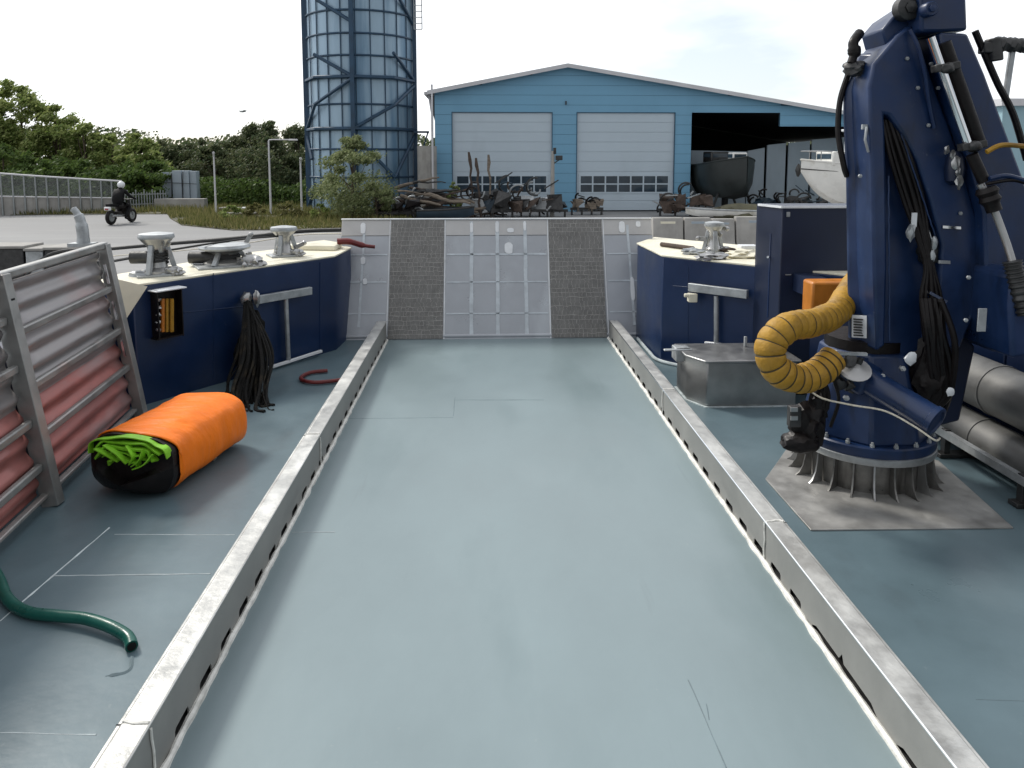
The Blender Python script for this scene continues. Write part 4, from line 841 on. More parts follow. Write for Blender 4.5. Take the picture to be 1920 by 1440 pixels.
b = MB(); b.box((X0-.42, YF+DEP/2, roofz(X0-.4)-.02), (.16, DEP+.6, .14)); b.cyl((X0-.3, YF+.25, roofz(X0)-.1), (X0-.15, YF+.3, 4.7), .06, seg=8); b.cyl((X0-.15, YF+.3, 4.7), (X0-.15, YF+.3, 0), .06, seg=8); b.build('gutter', M['trim'], hl)
b = MB(); b.slab([Vector((X0-.35, YF+.3, ZE-.15)), Vector((X0-.0, YF+.3, ZE-.2)), Vector((X0-.0, YF+.3, ZE-1.5))], (0, .15, 0)); b.build('eave_bracket', M['dsteel'], hl)
for (da, db) in (D1, D2):
    b = MB(); z = G+.06; rows = int((ZD-z)/.5)+1; ph = (ZD-z)/rows
    zw0, zw1 = bz_(361, 1170), bz_(329, 1170)
    win_rows = []
    for r_ in range(rows):
        z0, z1 = z+ph*r_+.006, z+ph*(r_+1)-.006
        b.box(((da+db)/2, YF+.10, (z0+z1)/2), (db-da-.02, .04, z1-z0))
    b.box(((da+db)/2, YF+.135, (z+ZD)/2), (db-da-.02, .02, ZD-z)); dr = b.build('door', M['door'], hl)
    wa = da+(.13 if da > 5 else .11)*(db-da)*.35; wb = db-.14*(db-da)*.35
    b = MB(); b.box(((wa+wb)/2, YF+.067, (zw0+zw1)/2), (wb-wa+.1, .02, zw1-zw0+.1)); fr = b.build('window_frame', M['trim'], dr)
    fr.data.materials[0] = M['door']
    nw = 7; pw = (wb-wa)/nw; phh = (zw1-zw0)/2
    b = MB()
    for i in range(nw):
        for j in range(2): b.box((wa+pw*(i+.5), YF+.054, zw0+phh*(j+.5)), (pw-.08, .01, phh-.07))
    b.build('window', M['glass'], dr)
    b = MB(); b.box(((da+db)/2, YF+.06, ZD+.0-.02), (db-da, .08, .03)); b.box((da+.0, YF-.012, (G+ZD)/2), (.04, .02, ZD-G)); b.box((db-.0, YF-.012, (G+ZD)/2), (.04, .02, ZD-G)); b.build('door_frame', M['gap'], hl)
b = MB(); b.box((XRG-.05, YF-.05, bz_(193, 1058)), (.06, .1, .18)); b.build('vent', M['dsteel'], hl)
# pale partition sheets inside the open bay
for (pa, pb, ta, tb) in ((1296, 1400, 282, 284), (1402, 1434, 283, 277), (1439, 1474, 272, 268), (1479, 1519, 268, 264), (1523, 1600, 262, 256)):
    Yp = 40.2; b = MB(); N = 12; f = [at(pa+(pb-pa)*i/N, ta+(tb-ta)*i/N, Yp) for i in range(N+1)]
    b.slab([Vector((f[0].x, Yp, G)), Vector((f[-1].x, Yp, G))]+[Vector((q.x, Yp, q.z)) for q in f[::-1]], (0, .1, 0)); b.build('partition_sheet', M['tarpw'], hl)

# ---- boats
def boat(name, label, p, Lb, bw, dh, rz_, mh, md, keel=.45, cabin=None, group=None, stripe=None, stand=0):
    t = root(name, p, label, 'boat', group); c = Vector(p); m_ = Matrix.Rotation(rz_, 3, 'Z')
    def Wp(x, y, z): return c+m_@Vector((x, y, z))
    b = MB(); N = 18; rings = []
    for i in range(N+1):
        s_ = i/N; x = -Lb/2+Lb*s_; wdt = bw/2*(1-max(0, (s_-.45)/.55)**2.2)*(.86+.14*min(1, s_*3)); sheer = dh*(.88+.22*s_**2); kz = stand+dh*keel*.9*max(0, (s_-.7)/.3)**2
        wdt = max(wdt, .02); ring = []
        for u in (-1, -.92, -.7, -.35, 0, .35, .7, .92, 1):
            au = abs(u); zz = kz+(sheer-kz+stand)*(au**2.4); zz = kz+(stand+sheer-kz)*(0 if au == 0 else (au**2.6)); ring.append(b.bm.verts.new(Wp(x, wdt*math.sin(au*math.pi/2)**.8*(1 if u > 0 else -1) if u else 0, zz)))
        rings.append(ring)
    for i in range(N):
        for k in range(8): b._f([rings[i][k], rings[i][k+1], rings[i+1][k+1], rings[i+1][k]], None, True)
    b._f(rings[0]); 
    for i in range(N): b._f([rings[i][0], rings[i+1][0], rings[i+1][8], rings[i][8]])
    b.build('hull', mh, t)
    b = MB()
    for k in (0, 8): b.tube([rings_[k] for rings_ in [[v for v in r] for r in RC(rings)]], .035, 6) if False else None
    def edge(sd): return [Wp(-Lb/2+Lb*i/N, sd*max(.02, bw/2*(1-max(0, (i/N-.45)/.55)**2.2)*(.86+.14*min(1, i/N*3))), stand+dh*(.88+.22*(i/N)**2)) for i in range(N+1)]
    for sd in (-1, 1): b.tube(edge(sd), .04, 6)
    b.build('gunwale', md, t)
    if stripe:
        b = MB()
        for sd in (-1, 1): b.tube([Wp(-Lb/2+Lb*i/N, sd*(max(.03, bw/2*(1-max(0, (i/N-.45)/.55)**2.2)*(.86+.14*min(1, i/N*3))*.96)), stand+dh*.72+dh*.16*(i/N)**2) for i in range(N+1)], .022, 6)
        b.build('stripe', stripe, t)
    if cabin:
        for (x, sx2, sy2, sz, cm) in cabin:
            b = MB(); b.box(Wp(x, 0, stand+dh*.95+sz/2), (sx2, sy2, sz), rz=rz_); cb = b.build('cabin', cm, t, bevel=.06)
            b = MB(); b.box(Wp(x, 0, stand+dh*.95+sz*.65), (sx2*.8, sy2+.03, sz*.35), rz=rz_); b.box(Wp(x, 0, stand+dh*.95+sz*.65), (sx2+.03, sy2*.8, sz*.35), rz=rz_); b.build('window', M['glass'], cb)
    if stand:
        b = MB()
        for x in (-Lb*.25, Lb*.15):
            for sd in (-1, 1): b.bar(Wp(x, sd*bw*.45, 0), Wp(x, sd*bw*.28, stand+dh*.25), .09, .09)
            b.bar(Wp(x, -bw*.5, .05), Wp(x, bw*.5, .05), .1, .1)
        b.box(Wp(-Lb*.05, 0, stand/2+.05), (.3, .2, stand+.1), rz=rz_)
        b.build('cradle', M['dsteel'], t)
    return t
def RC(r): return r
p = at(1350, 390, 40.0); boat('workboat', 'dark hulled boat on a cradle in the open bay of the blue hall', (at(1362,390,37.2).x, 37.2, G), 3.6, 2.6, 1.9, R(-78), M['hulld'], M['hulld'], cabin=((-1.2, .9, 1.0, .55, M['dsteel']), (.9, .5, .8, .5, M['hullw'])), stand=.7)
p = at(1625, 390, 33); boat('motorboat', 'white hulled motorboat on a stand, bow pointing left, beside the crane column', (at(1494,390,31).x+3.2, 31, G), 6.4, 2.4, 1.75, R(184), M['hullw'], M['hullw'], keel=.9, cabin=((.4, 3.6, 1.4, .6, M['hullw']),), stripe=M['dsteel'], stand=.75)
pb = at(1494, 390, 31).x; b = MB()
for sd in (-1, 1):
    b.tube(smoothpath([(pb+.1, 31+.02*sd, 2.75), (pb+.7, 31+.55*sd, 2.75), (pb+1.6, 31+.95*sd, 2.68), (pb+2.6, 31+1.1*sd, 2.6)], 5), .025, 6)
    for (x_, y_, z_) in ((.7, .55, 2.75), (1.6, .95, 2.68)): b.cyl((pb+x_, 31+y_*sd, 2.0), (pb+x_, 31+y_*sd, z_), .02, seg=6)
wbt = [o for o in bpy.data.objects if o.name.startswith('motorboat')][0]; b.build('bow_rail', M['steel'], wbt)
b = MB(); b.blob((pb+.0, 31, 1.95), .16, 2, .3, 2, (.7, .7, 1.7), 2); b.build('bow_anchor', M['dsteel'], wbt)
b = MB(); p = at(1507, 268, 38); 
b.cyl((p.x, 33.6, 2.1), (p.x, 33.6, at(1507, 248, 33.6).z), .03, seg=8); b.lathe((p.x, 33.6, at(1507, 248, 33.6).z), [(.05, 0), (.22, .04), (.22, .10), (.18, .13)], 16)
b.cyl((p.x, 33.6, G), (p.x, 33.6, 2.2), .03, seg=8); tag(b.build('mast_light', M['white'], None, origin=(p.x, 33.6, G)), 'thin pole with a small white radar dome left of the white motorboat', 'pole')
p = at(835, 402, 33.5); boat('dinghy', 'small dark blue dinghy lying on the ground among the driftwood, below the blue hall', (p.x, 33.5, G), 2.6, 1.0, .5, R(8), M['hullb'], M['dsteel'])
p = at(1360, 396, 34); boat('skiff', 'pale flat skiff on the ground in front of the open bay', (p.x, 34, G), 3.6, 1.1, .4, R(170), M['hullw'], M['galv'])
p = at(1000, 395, 35.5); boat('pram', 'small white pram resting above the scrap in front of the left hall door', (p.x, 35.0, G+.55), 1.7, .8, .28, R(5), M['hullw'], M['white'])

# ---- scrap and driftwood in front of the hall
def crooked(p, L_, r_, dirv, wob=.15, seed=0):
    rs = random.Random(seed); dv = Vector(dirv).normalized(); q = Vector(p); path = [q.copy()]; rr = [r_]
    for i in range(7):
        q = q+dv*(L_/7)+Vector((rs.uniform(-1, 1), rs.uniform(-1, 1), rs.uniform(-1, 1)))*wob*L_/10; path.append(q.copy()); rr.append(r_*(1-.09*i)*rs.uniform(.8, 1.15))
    return path, rr
dw = 0
for i in range(38):
    px = random.uniform(735, 900); py = 402-random.uniform(0, 66)*(1-abs(px-800)/120); Y = random.uniform(33.5, 35.5); p = at(px, py, Y); p.z = max(p.z, G+.12)
    path, rr = crooked(p-Vector((.7, 0, 0)), random.uniform(1.2, 2.4), random.uniform(.05, .12), (1, random.uniform(-.3, .3), random.uniform(-.25, .25)), .3, i)
    for q in path: q.z = max(q.z, G+.08)
    b = MB(); b.tube(path, rr, 7)
    tag(b.build('driftwood_log', [M['rust'], M['wood'], M['dsteel']][i % 3], None, origin=(p.x, p.y, G)), ('dull brown crooked log in the driftwood heap right of the silo bush', 'weathered grey crooked log in the driftwood heap right of the silo bush', 'blackened crooked log in the driftwood heap right of the silo bush')[i % 3], 'log', 'logs in the driftwood heap')
for (px, top, bot, Y, tilt, lb) in ((880, 285, 350, 34.6, -.12, 'leftmost crooked rusty stake standing against the left hall door'), (893, 296, 352, 34.4, -.22, 'short bent brown stake between two taller stakes at the left hall door'), (915, 290, 362, 34.8, .04, 'straight pale wooden stake before the left hall door, right of two bent ones')):
    a0 = at(px+8, 400, Y); a0.z = G; a1 = at(px, top, Y); path = [a0.lerp(a1, i/8)+Vector((.04*math.sin(i*2.2+px), 0, 0)) for i in range(9)]; b = MB(); b.tube(path, [.07, .06, .05, .05, .045, .05, .06, .085, .05], 7)
    tag(b.build('stake', M['rust'] if px < 910 else M['wood'], None, origin=a0), lb, 'stake', 'stakes in front of the hall')
    if px == 893: pass
# lamp post with floodlight between the doors
a0 = at(1035, 400, 35); a0.z = G; a1 = at(1037, 283, 35); fl = root('floodlight_post', a0, 'pale leaning post with a grey floodlight between the two hall doors', 'post')
b = MB(); b.tube([a0, a0.lerp(a1, .6), a1], [.11, .09, .07], 8); b.build('pole', M['concrete'], fl)
b = MB(); b.box(at(1048, 296, 35), (.32, .25, .22)); b.box(at(1040, 283, 35), (.14, .15, .3)); b.build('floodlight', M['dsteel'], fl, bevel=.02)
b = MB(); b.bar(a1.lerp(a0, .2), at(1048, 300, 35), .05, .05); b.build('arm', M['dsteel'], fl)
# curled sheet-metal scrap and machine frame
def scrap(p, s_, seed, mt, nm, lb, cat):
    s_ *= 1.6; rs = random.Random(seed); t = root(nm, p, lb, cat); c = Vector(p)
    for k in range(18):
        q = c+Vector((rs.uniform(-.85, .85)*s_, rs.uniform(-.4, .4)*s_, rs.uniform(.25, 1.15)*s_)); b = MB()
        if k % 3 == 0: b.bar(q, q+Vector((rs.uniform(-1, 1), rs.uniform(-.3, .3), rs.uniform(-.4, .6)))*s_*.55, .09, .05)
        elif k % 3 == 1:
            rad_ = rs.uniform(.15, .32)*s_; a0_ = rs.uniform(0, 3); b.tube([q+Vector((math.cos(a0_+i*.28)*rad_, .02*i, math.sin(a0_+i*.28)*rad_)) for i in range(14)], .045, 6)
        else: q.z = c.z+.32+rs.uniform(.1, .4)*s_; J = lambda x, y, z: q+Vector((x*rs.uniform(.05, .34), y*rs.uniform(.05, .25), z*rs.uniform(.04, .30)))*s_; b.hull8([J(-1, -1, -1), J(1, -1, -1), J(1, 1, -1), J(-1, 1, -1), J(-1, -1, 1), J(1, -1, 1), J(1, 1, 1), J(-1, 1, 1)]); b.bar(q, Vector((q.x, q.y, c.z+.2)), .06, .06)
        b.build(('bar', 'bent_strip', 'block')[k % 3], M[mt[k % len(mt)]], t)
    b = MB(); b.bar(c+Vector((-s_, 0, .3)), c+Vector((s_, 0, .3)), .1, .12)
    for x in (-.9, -.3, .3, .9): b.bar(c+Vector((x*s_, 0, 0)), c+Vector((x*s_, 0, .32)), .09, .09)
    b.build('frame', M['dsteel'], t)
for i, (px, Y, s_, mt, nm, lb, cat) in enumerate(((905, 34.5, .95, ['galv', 'dsteel', 'dsteel', 'black'], 'scrap_tangle', 'tangle of bent grey scrap metal below the stakes at the left hall door', 'scrap'),
        (960, 35, .9, ['dsteel', 'galv', 'dsteel', 'hullb'], 'old_machine', 'grey machine frame in front of the windows of the left hall door', 'machine'),
        (1010, 34.6, .85, ['dsteel', 'rust', 'dsteel', 'galv'], 'engine_stand', 'dark engine stand at the foot of the floodlight post', 'stand'),
        (750, 33.4, .7, ['dsteel', 'galv', 'black'], 'scrap_heap', 'dark scrap heap with a round pipe end beside the silo bush', 'scrap'),
        (1280, 35, .75, ['galv', 'dsteel', 'rust'], 'old_winch', 'grey winch frame right of the right hall door', 'machine'),
        (1430, 36, .6, ['dsteel', 'black', 'hullb'], 'boat_trailer', 'dark low trailer under the pale sheets in the open bay', 'trailer'),
        (1515, 35.5, .62, ['hullb', 'dsteel', 'dsteel'], 'engine_block', 'dark blue machinery left of the white motorboat stand', 'machine'),
        (1100, 35.8, .5, ['dsteel', 'black', 'wood'], 'timber_stack', 'low dark stack of timber at the wall between the hall doors', 'timber'))):
    p = at(px, 402, Y); scrap((p.x, Y, G), s_, i+3, mt, nm, lb, cat)
for i, (px, Y, s_, m_) in enumerate(((1385, 34, .40, 'soil'),)):
    p = at(px, 400, Y); b = MB(); b.blob((p.x, Y, G+.1), .9, 3, .4, 2, (1.4, .8, .6), 3); tag(b.build('soil_mound', M[m_], None, origin=(p.x, Y, G)), 'low brown and green soil mound in front of the dark hulled boat', 'mound')
# tripod of tangled pale metal (white chair like pieces) handled above; crates and barriers on the quay
for i, (pa, pb, top, lb, mt) in enumerate(((1222, 1278, 408, 'olive stained concrete barrier right next to the ramp', 'cream'), (1281, 1330, 408, 'plain light grey concrete barrier second from the ramp', 'concrete'), (1333, 1374, 410, 'light grey barrier behind the slim pale winch', 'concrete'), (1377, 1470, 406, 'grey concrete barrier nearest the tall navy casing', 'concrete'))):
    Y = 22.5; a, c = at(pa, 440, Y), at(pb, 440, Y); zt = at(pa, top, Y).z; t = root('concrete_barrier', ((a.x+c.x)/2, Y, G), lb, 'barrier', 'concrete barriers along the quay')
    b = MB(); b.slab([Vector((a.x, Y-.35, G)), Vector((a.x, Y-.22, G+.25)), Vector((a.x, Y-.12, zt-.05)), Vector((a.x, Y-.10, zt)), Vector((a.x, Y+.10, zt)), Vector((a.x, Y+.12, zt-.05)), Vector((a.x, Y+.22, G+.25)), Vector((a.x, Y+.35, G))], (c.x-a.x, 0, 0)); b.build('block', M['concrete'], t, bevel=.015)
    b = MB(); b.box(((a.x+c.x)/2, Y-.125, zt-.22), ((c.x-a.x)*.5, .03, .22)); b.build('panel', M['tarpw'] if i else M['cream'], t, bevel=.01)
# grey crates + curved davit on the quay at left
for i, (pa, pb, top, lb) in enumerate(((-40, 62, 458, 'long dark grey steel crate on the quay at the far left edge'), (66, 98, 462, 'narrow grey crate on the quay between a long crate and a low one'), (102, 190, 460, 'low grey crate on the quay under the curved steel horn'))):
    Y = 16.5; a, c = at(pa, 480, Y), at(pb, 480, Y); zt = at(pa, top, Y).z; t = root('quay_crate', ((a.x+c.x)/2, Y, G), lb, 'crate', 'grey crates on the quay beyond the gate')
    b = MB(); b.plan([(a.x, Y-.35), (c.x, Y-.35), (c.x, Y+.35), (a.x, Y+.35)], G, zt-.06); b.build('body', M['galv'] if i == 1 else M['dsteel'], t, bevel=.02)
    b = MB(); b.plan([(a.x-.03, Y-.38), (c.x+.03, Y-.38), (c.x+.03, Y+.38), (a.x-.03, Y+.38)], zt-.06, zt); b.build('lid', M['concrete'], t, bevel=.015)
b = MB(); b.tube(smoothpath([at(156, 475, 16.3), at(156, 445, 16.3), at(152, 418, 16.3), at(146, 402, 16.3), at(136, 390, 16.3)], 6), [.13]*6+[.12]*6+[.10]*6+[.07]*6+[.02], 12); q = at(156, 470, 16.3)
b.cyl((q.x, q.y, G), (q.x, q.y, q.z+.1), .13, seg=12); b.box((q.x, q.y, q.z+.12), (.5, .3, .1)); tag(b.build('horn_cleat', M['galv'], None, origin=(q.x, q.y, G)), 'curved grey steel horn standing on the quay behind the corrugated gate', 'davit')
# mooring ropes
def rope(pts, r_, lb, m_='drope'):
    b = MB(); b.tube(smoothpath(pts, 8), r_, 7); tag(b.build('mooring_rope', M[m_], None, origin=pts[0]), lb, 'rope', 'mooring ropes to the quay')
rope([at(640, 431, 11.3), at(560, 434, 11.6), at(440, 447, 12.2), at(330, 456, 12.8), at(215, 466, 13.4), at(90, 479, 14.2), Vector((at(20, 500, 15).x, 15, G+.03))], .032, 'upper dark mooring rope running left from the ramp corner across the asphalt')
rope([Vector((-3.5, 8.1, 1.50)), at(272, 478, 8.3), at(215, 489, 9.0), at(120, 505, 10.5), Vector((-8.4, 13.0, G+.03))], .017, 'lower dark mooring rope leaving the tallest winch towards the left')
rope([Vector((-3.4, 8.12, 1.50)), at(400, 456, 8.7), at(470, 447, 9.2), Vector((-2.55, 9.6, 1.50))], .012, 'short dark rope joining the tallest winch to the winch nearest the ramp')
rope([at(645, 438, 11.3), at(560, 441, 12.4), at(440, 459, 13.2), at(300, 474, 14.0), at(180, 486, 15.0), Vector((-10, 16.4, G+.03))], .010, 'thin pale mooring rope running parallel below the upper dark one', 'rope')
p = Vector((-1.95, 11.0, ZL)); b = MB(); b.lathe(p, [(.05, -.3), (.05, .22), (.075, .24), (.075, .27), (.03, .29)], 14); tag(b.build('bollard', M['steel'], None, origin=p-Vector((0, 0, .3))), 'small silver bollard at the bow corner left of the ramp', 'bollard')

# ---- verge, grass, fence, lamps, wall blocks
vg = [gr(*q, G)[:2] for q in ((322, 408), (420, 415), (640, 417), (760, 412), (770, 398), (560, 385), (330, 388))]
vg = [(-14.2, 34.4), (-12.3, 30.9), (-9.5, 28.6), (-6, 28.9), (-3.2, 30.8), (-2.9, 36.5), (-10, 44), (-40, 44), (-60, 60), (-60, 40), (-26, 36.3), (-19, 37.0), (-15.4, 37.0)]
b = MB(); b.plan(vg, G-.05, G+.035); tag(b.build('verge', M['soil']), kind='structure')
def inpoly(x, y, poly):
    c = False; j = len(poly)-1
    for i in range(len(poly)):
        xi, yi = poly[i]; xj, yj = poly[j]
        if (yi > y) != (yj > y) and x < (xj-xi)*(y-yi)/(yj-yi)+xi: c = not c
        j = i
    return c
b = MB(); cnt = 0
while cnt < 26000:
    x = random.uniform(-34, -2.9); y = random.uniform(28.5, 44)
    if not inpoly(x, y, vg) or mnoise.noise(Vector((x*.7, y*.7, 0))) < random.uniform(-.5, .25): continue
    hgt = random.uniform(.10, .34)*(1+.8*mnoise.noise(Vector((x*.4, y*.4, 5)))); a = random.uniform(0, 6.28); w_ = random.uniform(.015, .045); ox, oy = random.uniform(-.12, .12), random.uniform(-.12, .12)
    v = [b.bm.verts.new(q) for q in ((x-w_*math.cos(a), y-w_*math.sin(a), G+.03), (x+w_*math.cos(a), y+w_*math.sin(a), G+.03), (x+ox, y+oy, G+.03+hgt))]; b._f(v); cnt += 1
tag(b.build('grass', M['grass']), 'yellow-green rough grass on the verge', 'grass', kind='stuff')
for i, (px, py, w_, rz_, lb) in enumerate(((447, 401, 1.6, .1, 'long pale slab lying on the grass verge beside the thinner lamp post'), (432, 395, 1.0, -.2, 'short pale slab lying behind the long slab on the verge'), (548, 393, 1.0, .4, 'weathered board on the verge near the tall street lamp'), (525, 381, .5, .2, 'small white board propped on the verge by the silo'))):
    p = gr(px, py, G+.1); b = MB(); b.box((p.x, min(p.y, 38), G+.13+.1*(i % 2)), (w_, .5, .08), rz=rz_); tag(b.build('slab', M['white'] if i == 3 else M['concrete'], None, origin=(p.x, min(p.y, 38), G), bevel=.02), lb, 'slab')
# fence with concrete foot
fc = root('mesh_fence', (at(115, 390, 38).x, 38, G), 'grey wire mesh fence on a low concrete wall in front of the left trees', 'fence')
FA, FB = at(-60, 390, 36.0), at(232, 390, 38.5); 
def fp(u): q = FA.lerp(FB, u); return Vector((q.x, q.y, 0))
def ft(u): return 1.92-.62*u**.8
b = MB(); N = 14
for i in range(N):
    p, q = fp(i/N+.004), fp((i+1)/N-.004); h0, h1 = G+(ft(i/N)-G)*.44, G+(ft((i+1)/N)-G)*.44
    b.slab([p+Vector((0, 0, G)), q+Vector((0, 0, G)), q+Vector((0, 0, h1)), p+Vector((0, 0, h0))], (0, .15, 0))
b.build('foot_wall', M['concrete'], fc)
for i in range(N+1):
    u = i/N; b = MB(); b.cyl(fp(u)+Vector((0, -.06, G)), fp(u)+Vector((0, -.06, ft(u))), .04, seg=8); b.build('post', M['chain'], fc)
b = MB(); b.tube([fp(i/N)+Vector((0, -.06, ft(i/N))) for i in range(N+1)], .045, 6); b.tube([fp(i/N)+Vector((0, -.06, G+(ft(i/N)-G)*.46)) for i in range(N+1)], .03, 6); b.build('top_rail', M['trim'], fc)
b = MB(); NN = 120
for i in range(NN):
    u = i/NN; z0 = G+(ft(u)-G)*.46; z1 = ft(u); h_ = z1-z0; du = h_/((FB-FA).length)*.9
    for s_ in (1, -1):
        u2 = u+s_*du
        if 0 <= u2 <= 1: b.bar(fp(u)+Vector((0, 0, z0)), fp(u2)+Vector((0, 0, G+(ft(u2)-G)*.98)), .007, .007)
b.build('mesh', M['chain'], fc)
# continuation of low fence between rider and blocks
b = MB(); pA, pB = at(235, 390, 38.6), at(312, 390, 40)
f2 = root('low_fence', (pA.x, pA.y, G), 'low grey paling fence between the motorcyclist and the pale wall blocks', 'fence')
for i in range(16):
    q = Vector((pA.x, pA.y, 0)).lerp(Vector((pB.x, pB.y, 0)), i/15); b.cyl(q+Vector((0, 0, G)), q+Vector((0, 0, .75+.1*math.sin(i*2))), .03, seg=6)
b.bar((pA.x, pA.y, .6), (pB.x, pB.y, .6), .05, .05); b.bar((pA.x, pA.y, .1), (pB.x, pB.y, .1), .05, .05); b.build('paling', M['chain'], f2)
# pale panels wall
wb_ = root('panel_wall', (at(338, 390, 41).x, 41, G), 'pale grey stack of tall wall panels in front of the dark trees', 'wall')
for i, (pa, pb, top, Y) in enumerate(((304, 322, 323, 41.2), (323, 341, 320, 41), (342, 355, 320, 41), (356, 369, 321, 41.1), (287, 382, 373, 39.5))):
    a, c = at(pa, 350, Y), at(pb, 350, Y); zt = at(pa, top, Y).z; b = MB(); b.plan([(a.x+.012, Y), (c.x-.012, Y), (c.x-.012, Y+.5), (a.x+.012, Y+.5)], G, zt); b.build('panel', M['tarpw'] if i < 4 else M['concrete'], wb_, bevel=.01)
b = MB()
for (x, y0_, y1_) in ((322, 325, 392), (343, 322, 392)): a = at(x, 350, 40.9); b.bar(at(x, y0_, 40.92), at(x, y1_, 40.92), .04, .03)
b.bar(at(306, 342, 40.92), at(369, 345, 40.92), .03, .03); b.build('strap', M['dsteel'], wb_)
# lamp posts
def lamppost(px, top, Y, arm, lb):
    a0 = at(px, 395, Y); a1 = at(px, top, Y); t = root('street_lamp', (a0.x, Y, G), lb, 'street lamp', 'street lamps by the verge')
    b = MB(); b.tube([Vector((a0.x, Y, G)), Vector((a0.x, Y, a1.z))], [.055, .038], 8); b.build('pole', M['trim'], t)
    if arm:
        b = MB(); b.tube(smoothpath([Vector((a0.x, Y, a1.z-.02)), Vector((a0.x+.12, Y, a1.z+.05)), Vector((a0.x+arm*.8, Y, a1.z+.05))], 5), .03, 8); b.build('arm', M['trim'], t)
        b = MB(); b.box((a0.x+arm, Y, a1.z+.04), (.42, .18, .09)); b.build('lamp_head', M['trim'], t, bevel=.03)
    else:
        b = MB(); b.tube(smoothpath([Vector((a0.x, Y, a1.z)), Vector((a0.x+.03, Y-.1, a1.z+.18)), Vector((a0.x+.1, Y-.3, a1.z+.2))], 4), [.045]*4+[.06]*5, 8); b.build('lamp_head', M['trim'], t)
lamppost(405, 294, 37, 0, 'slender lamp post without an arm, in front of the dark pines')
lamppost(508, 264, 36, 1.15, 'taller street lamp with a horizontal arm reaching towards the silo')
lamppost(566, 305, 36, 0, 'short blue-grey post standing just left of the silo')

# ---- trees
def tree(name, label, loc, Ht, Wd, leaves, lm, ls, group=None, trunk=.22, dens=1.0, base=.15, shape='round', seed=0, clumps=26, nbr=9):
    rs = random.Random(seed); t = root(name, loc, label, 'tree' if 'bush' not in name else 'bush', group); c = Vector(loc)
    b = MB(); top = c+Vector((rs.uniform(-.2, .2), rs.uniform(-.2, .2), Ht*.86)); N = 8
    tp = [c.lerp(top, i/N)+Vector((.05*Ht*.3*mnoise.noise(Vector((i*.6, seed, 0))), 0, 0)) for i in range(N+1)]; b.tube(tp, [trunk*(1-.85*i/N) for i in range(N+1)], 8)
    cl = []
    for k in range(clumps):
        hz = base+(1-base)*rs.random()**.85; 
        prof = math.sin(math.pi*min(1, (hz-base)/(1-base)*.80+.17)) if shape == 'round' else (1.02-hz)*1.15 if shape == 'cone' else (.95 if hz > .5 else .5)*math.sqrt(max(.05, 1-((hz-.78)/.30)**2)) if hz > .5 or shape == 'pine' else .3
        rad_ = Wd/2*prof*(.30+.70*math.sqrt(rs.random())); a = rs.uniform(0, 6.283)
        cl.append((c+Vector((math.cos(a)*rad_, math.sin(a)*rad_, Ht*hz*.95)), Wd*rs.uniform(.08, .20)*(.7+.5*prof)*(1.15-.5*hz)))
    for (p, r_) in cl[:nbr+6]:
        st_ = c.lerp(top, max(.12, min(.9, (p.z-c.z)/Ht*.65))); b.tube(smoothpath([st_, st_.lerp(p, .5)+Vector((0, 0, -.04*Ht)), p], 3), [trunk*.35*(1-.8*i/6) for i in range(7)], 5)
    b.build('trunk', M['bark'], t)
    b = MB(); per = int(leaves*dens/len(cl))
    for (p, r_) in cl:
        fl_ = rs.uniform(.6, 1.0)
        for i in range(int(per*rs.uniform(.5, 1.5))):
            u = Vector((rs.gauss(0, 1), rs.gauss(0, 1), rs.gauss(0, 1))).normalized()*(r_*rs.random()**.45); u.z *= fl_*.8
            if rs.random() < .16: u *= 1.6
            q = p+u
            if q.z < c.z+.05: q.z = c.z+.05+rs.random()*.3
            n1 = Vector((rs.uniform(-1, 1), rs.uniform(-1, 1), rs.uniform(-1, 1))).normalized(); n2 = n1.orthogonal().normalized(); n3 = n1.cross(n2); s_ = ls*rs.uniform(.55, 1.35)
            v = [b.bm.verts.new(x) for x in (q-n2*s_, q+n3*s_*.5, q+n2*s_, q-n3*s_*.5)]; b._f(v)
    b.build('crown', lm, t); return t
def tp_(px, top, Y): a = at(px, 390, Y); return (a.x, Y, G), at(px, top, Y).z-G
TL = [(-30, 150, 44, 4.6, 'tall airy birch at the left edge behind the mesh fence'), (45, 138, 46, 5.2, 'tallest leafy tree behind the mesh fence, its top in the upper left'), (115, 192, 45, 3.9, 'bright green tree second from the tallest one behind the fence'),
      (170, 228, 44, 3.3, 'medium leafy tree above the fence just left of the motorcyclist'), (215, 250, 45, 3.0, 'rounded tree directly above the motorcyclist'), (265, 246, 43.5, 3.2, 'leafy tree left of the pale wall panels')]
for i, (px, top, Y, w_, lb) in enumerate(TL):
    loc, h_ = tp_(px, top, Y); tree('leafy_tree', lb, loc, h_, w_, 15000, M['leaf'], .105, 'leafy trees behind the fence', trunk=.16, base=.05, seed=i+1, clumps=38)
for i, (px, top, w_) in enumerate(((10, 270, 4.5), (90, 285, 4.5), (150, 300, 4), (235, 305, 4), (290, 300, 3.4))):
    loc, h_ = tp_(px, top, 41.5); tree('shrub_bush', ('dark green thicket shrub behind the fence at the far left', 'dense dark shrub behind the fence under the second tall tree', 'dark shrub behind the fence left of the motorcyclist', 'dark shrub behind the motorcyclist\'s helmet', 'dark shrub touching the pale wall panels')[i], loc, h_, w_, 8000, M['leafd'], .10, 'dark shrubs behind the fence', trunk=.08, base=.0, seed=i+40, clumps=26)
lb_p = ['pine behind the pale wall panels, at their left end', 'low pine right behind the pale wall panels', 'dark pine between the wall panels and the slender lamp post', 'dark pine just right of the slender lamp post', 'pine midway between the two lamp posts', 'tall dark pine behind the armed street lamp', 'tall dark pine under the street lamp arm', 'dark pine whose crown touches the silo', 'dark pine behind the slender lamp post', 'low dark pine at the foot of the street lamp']
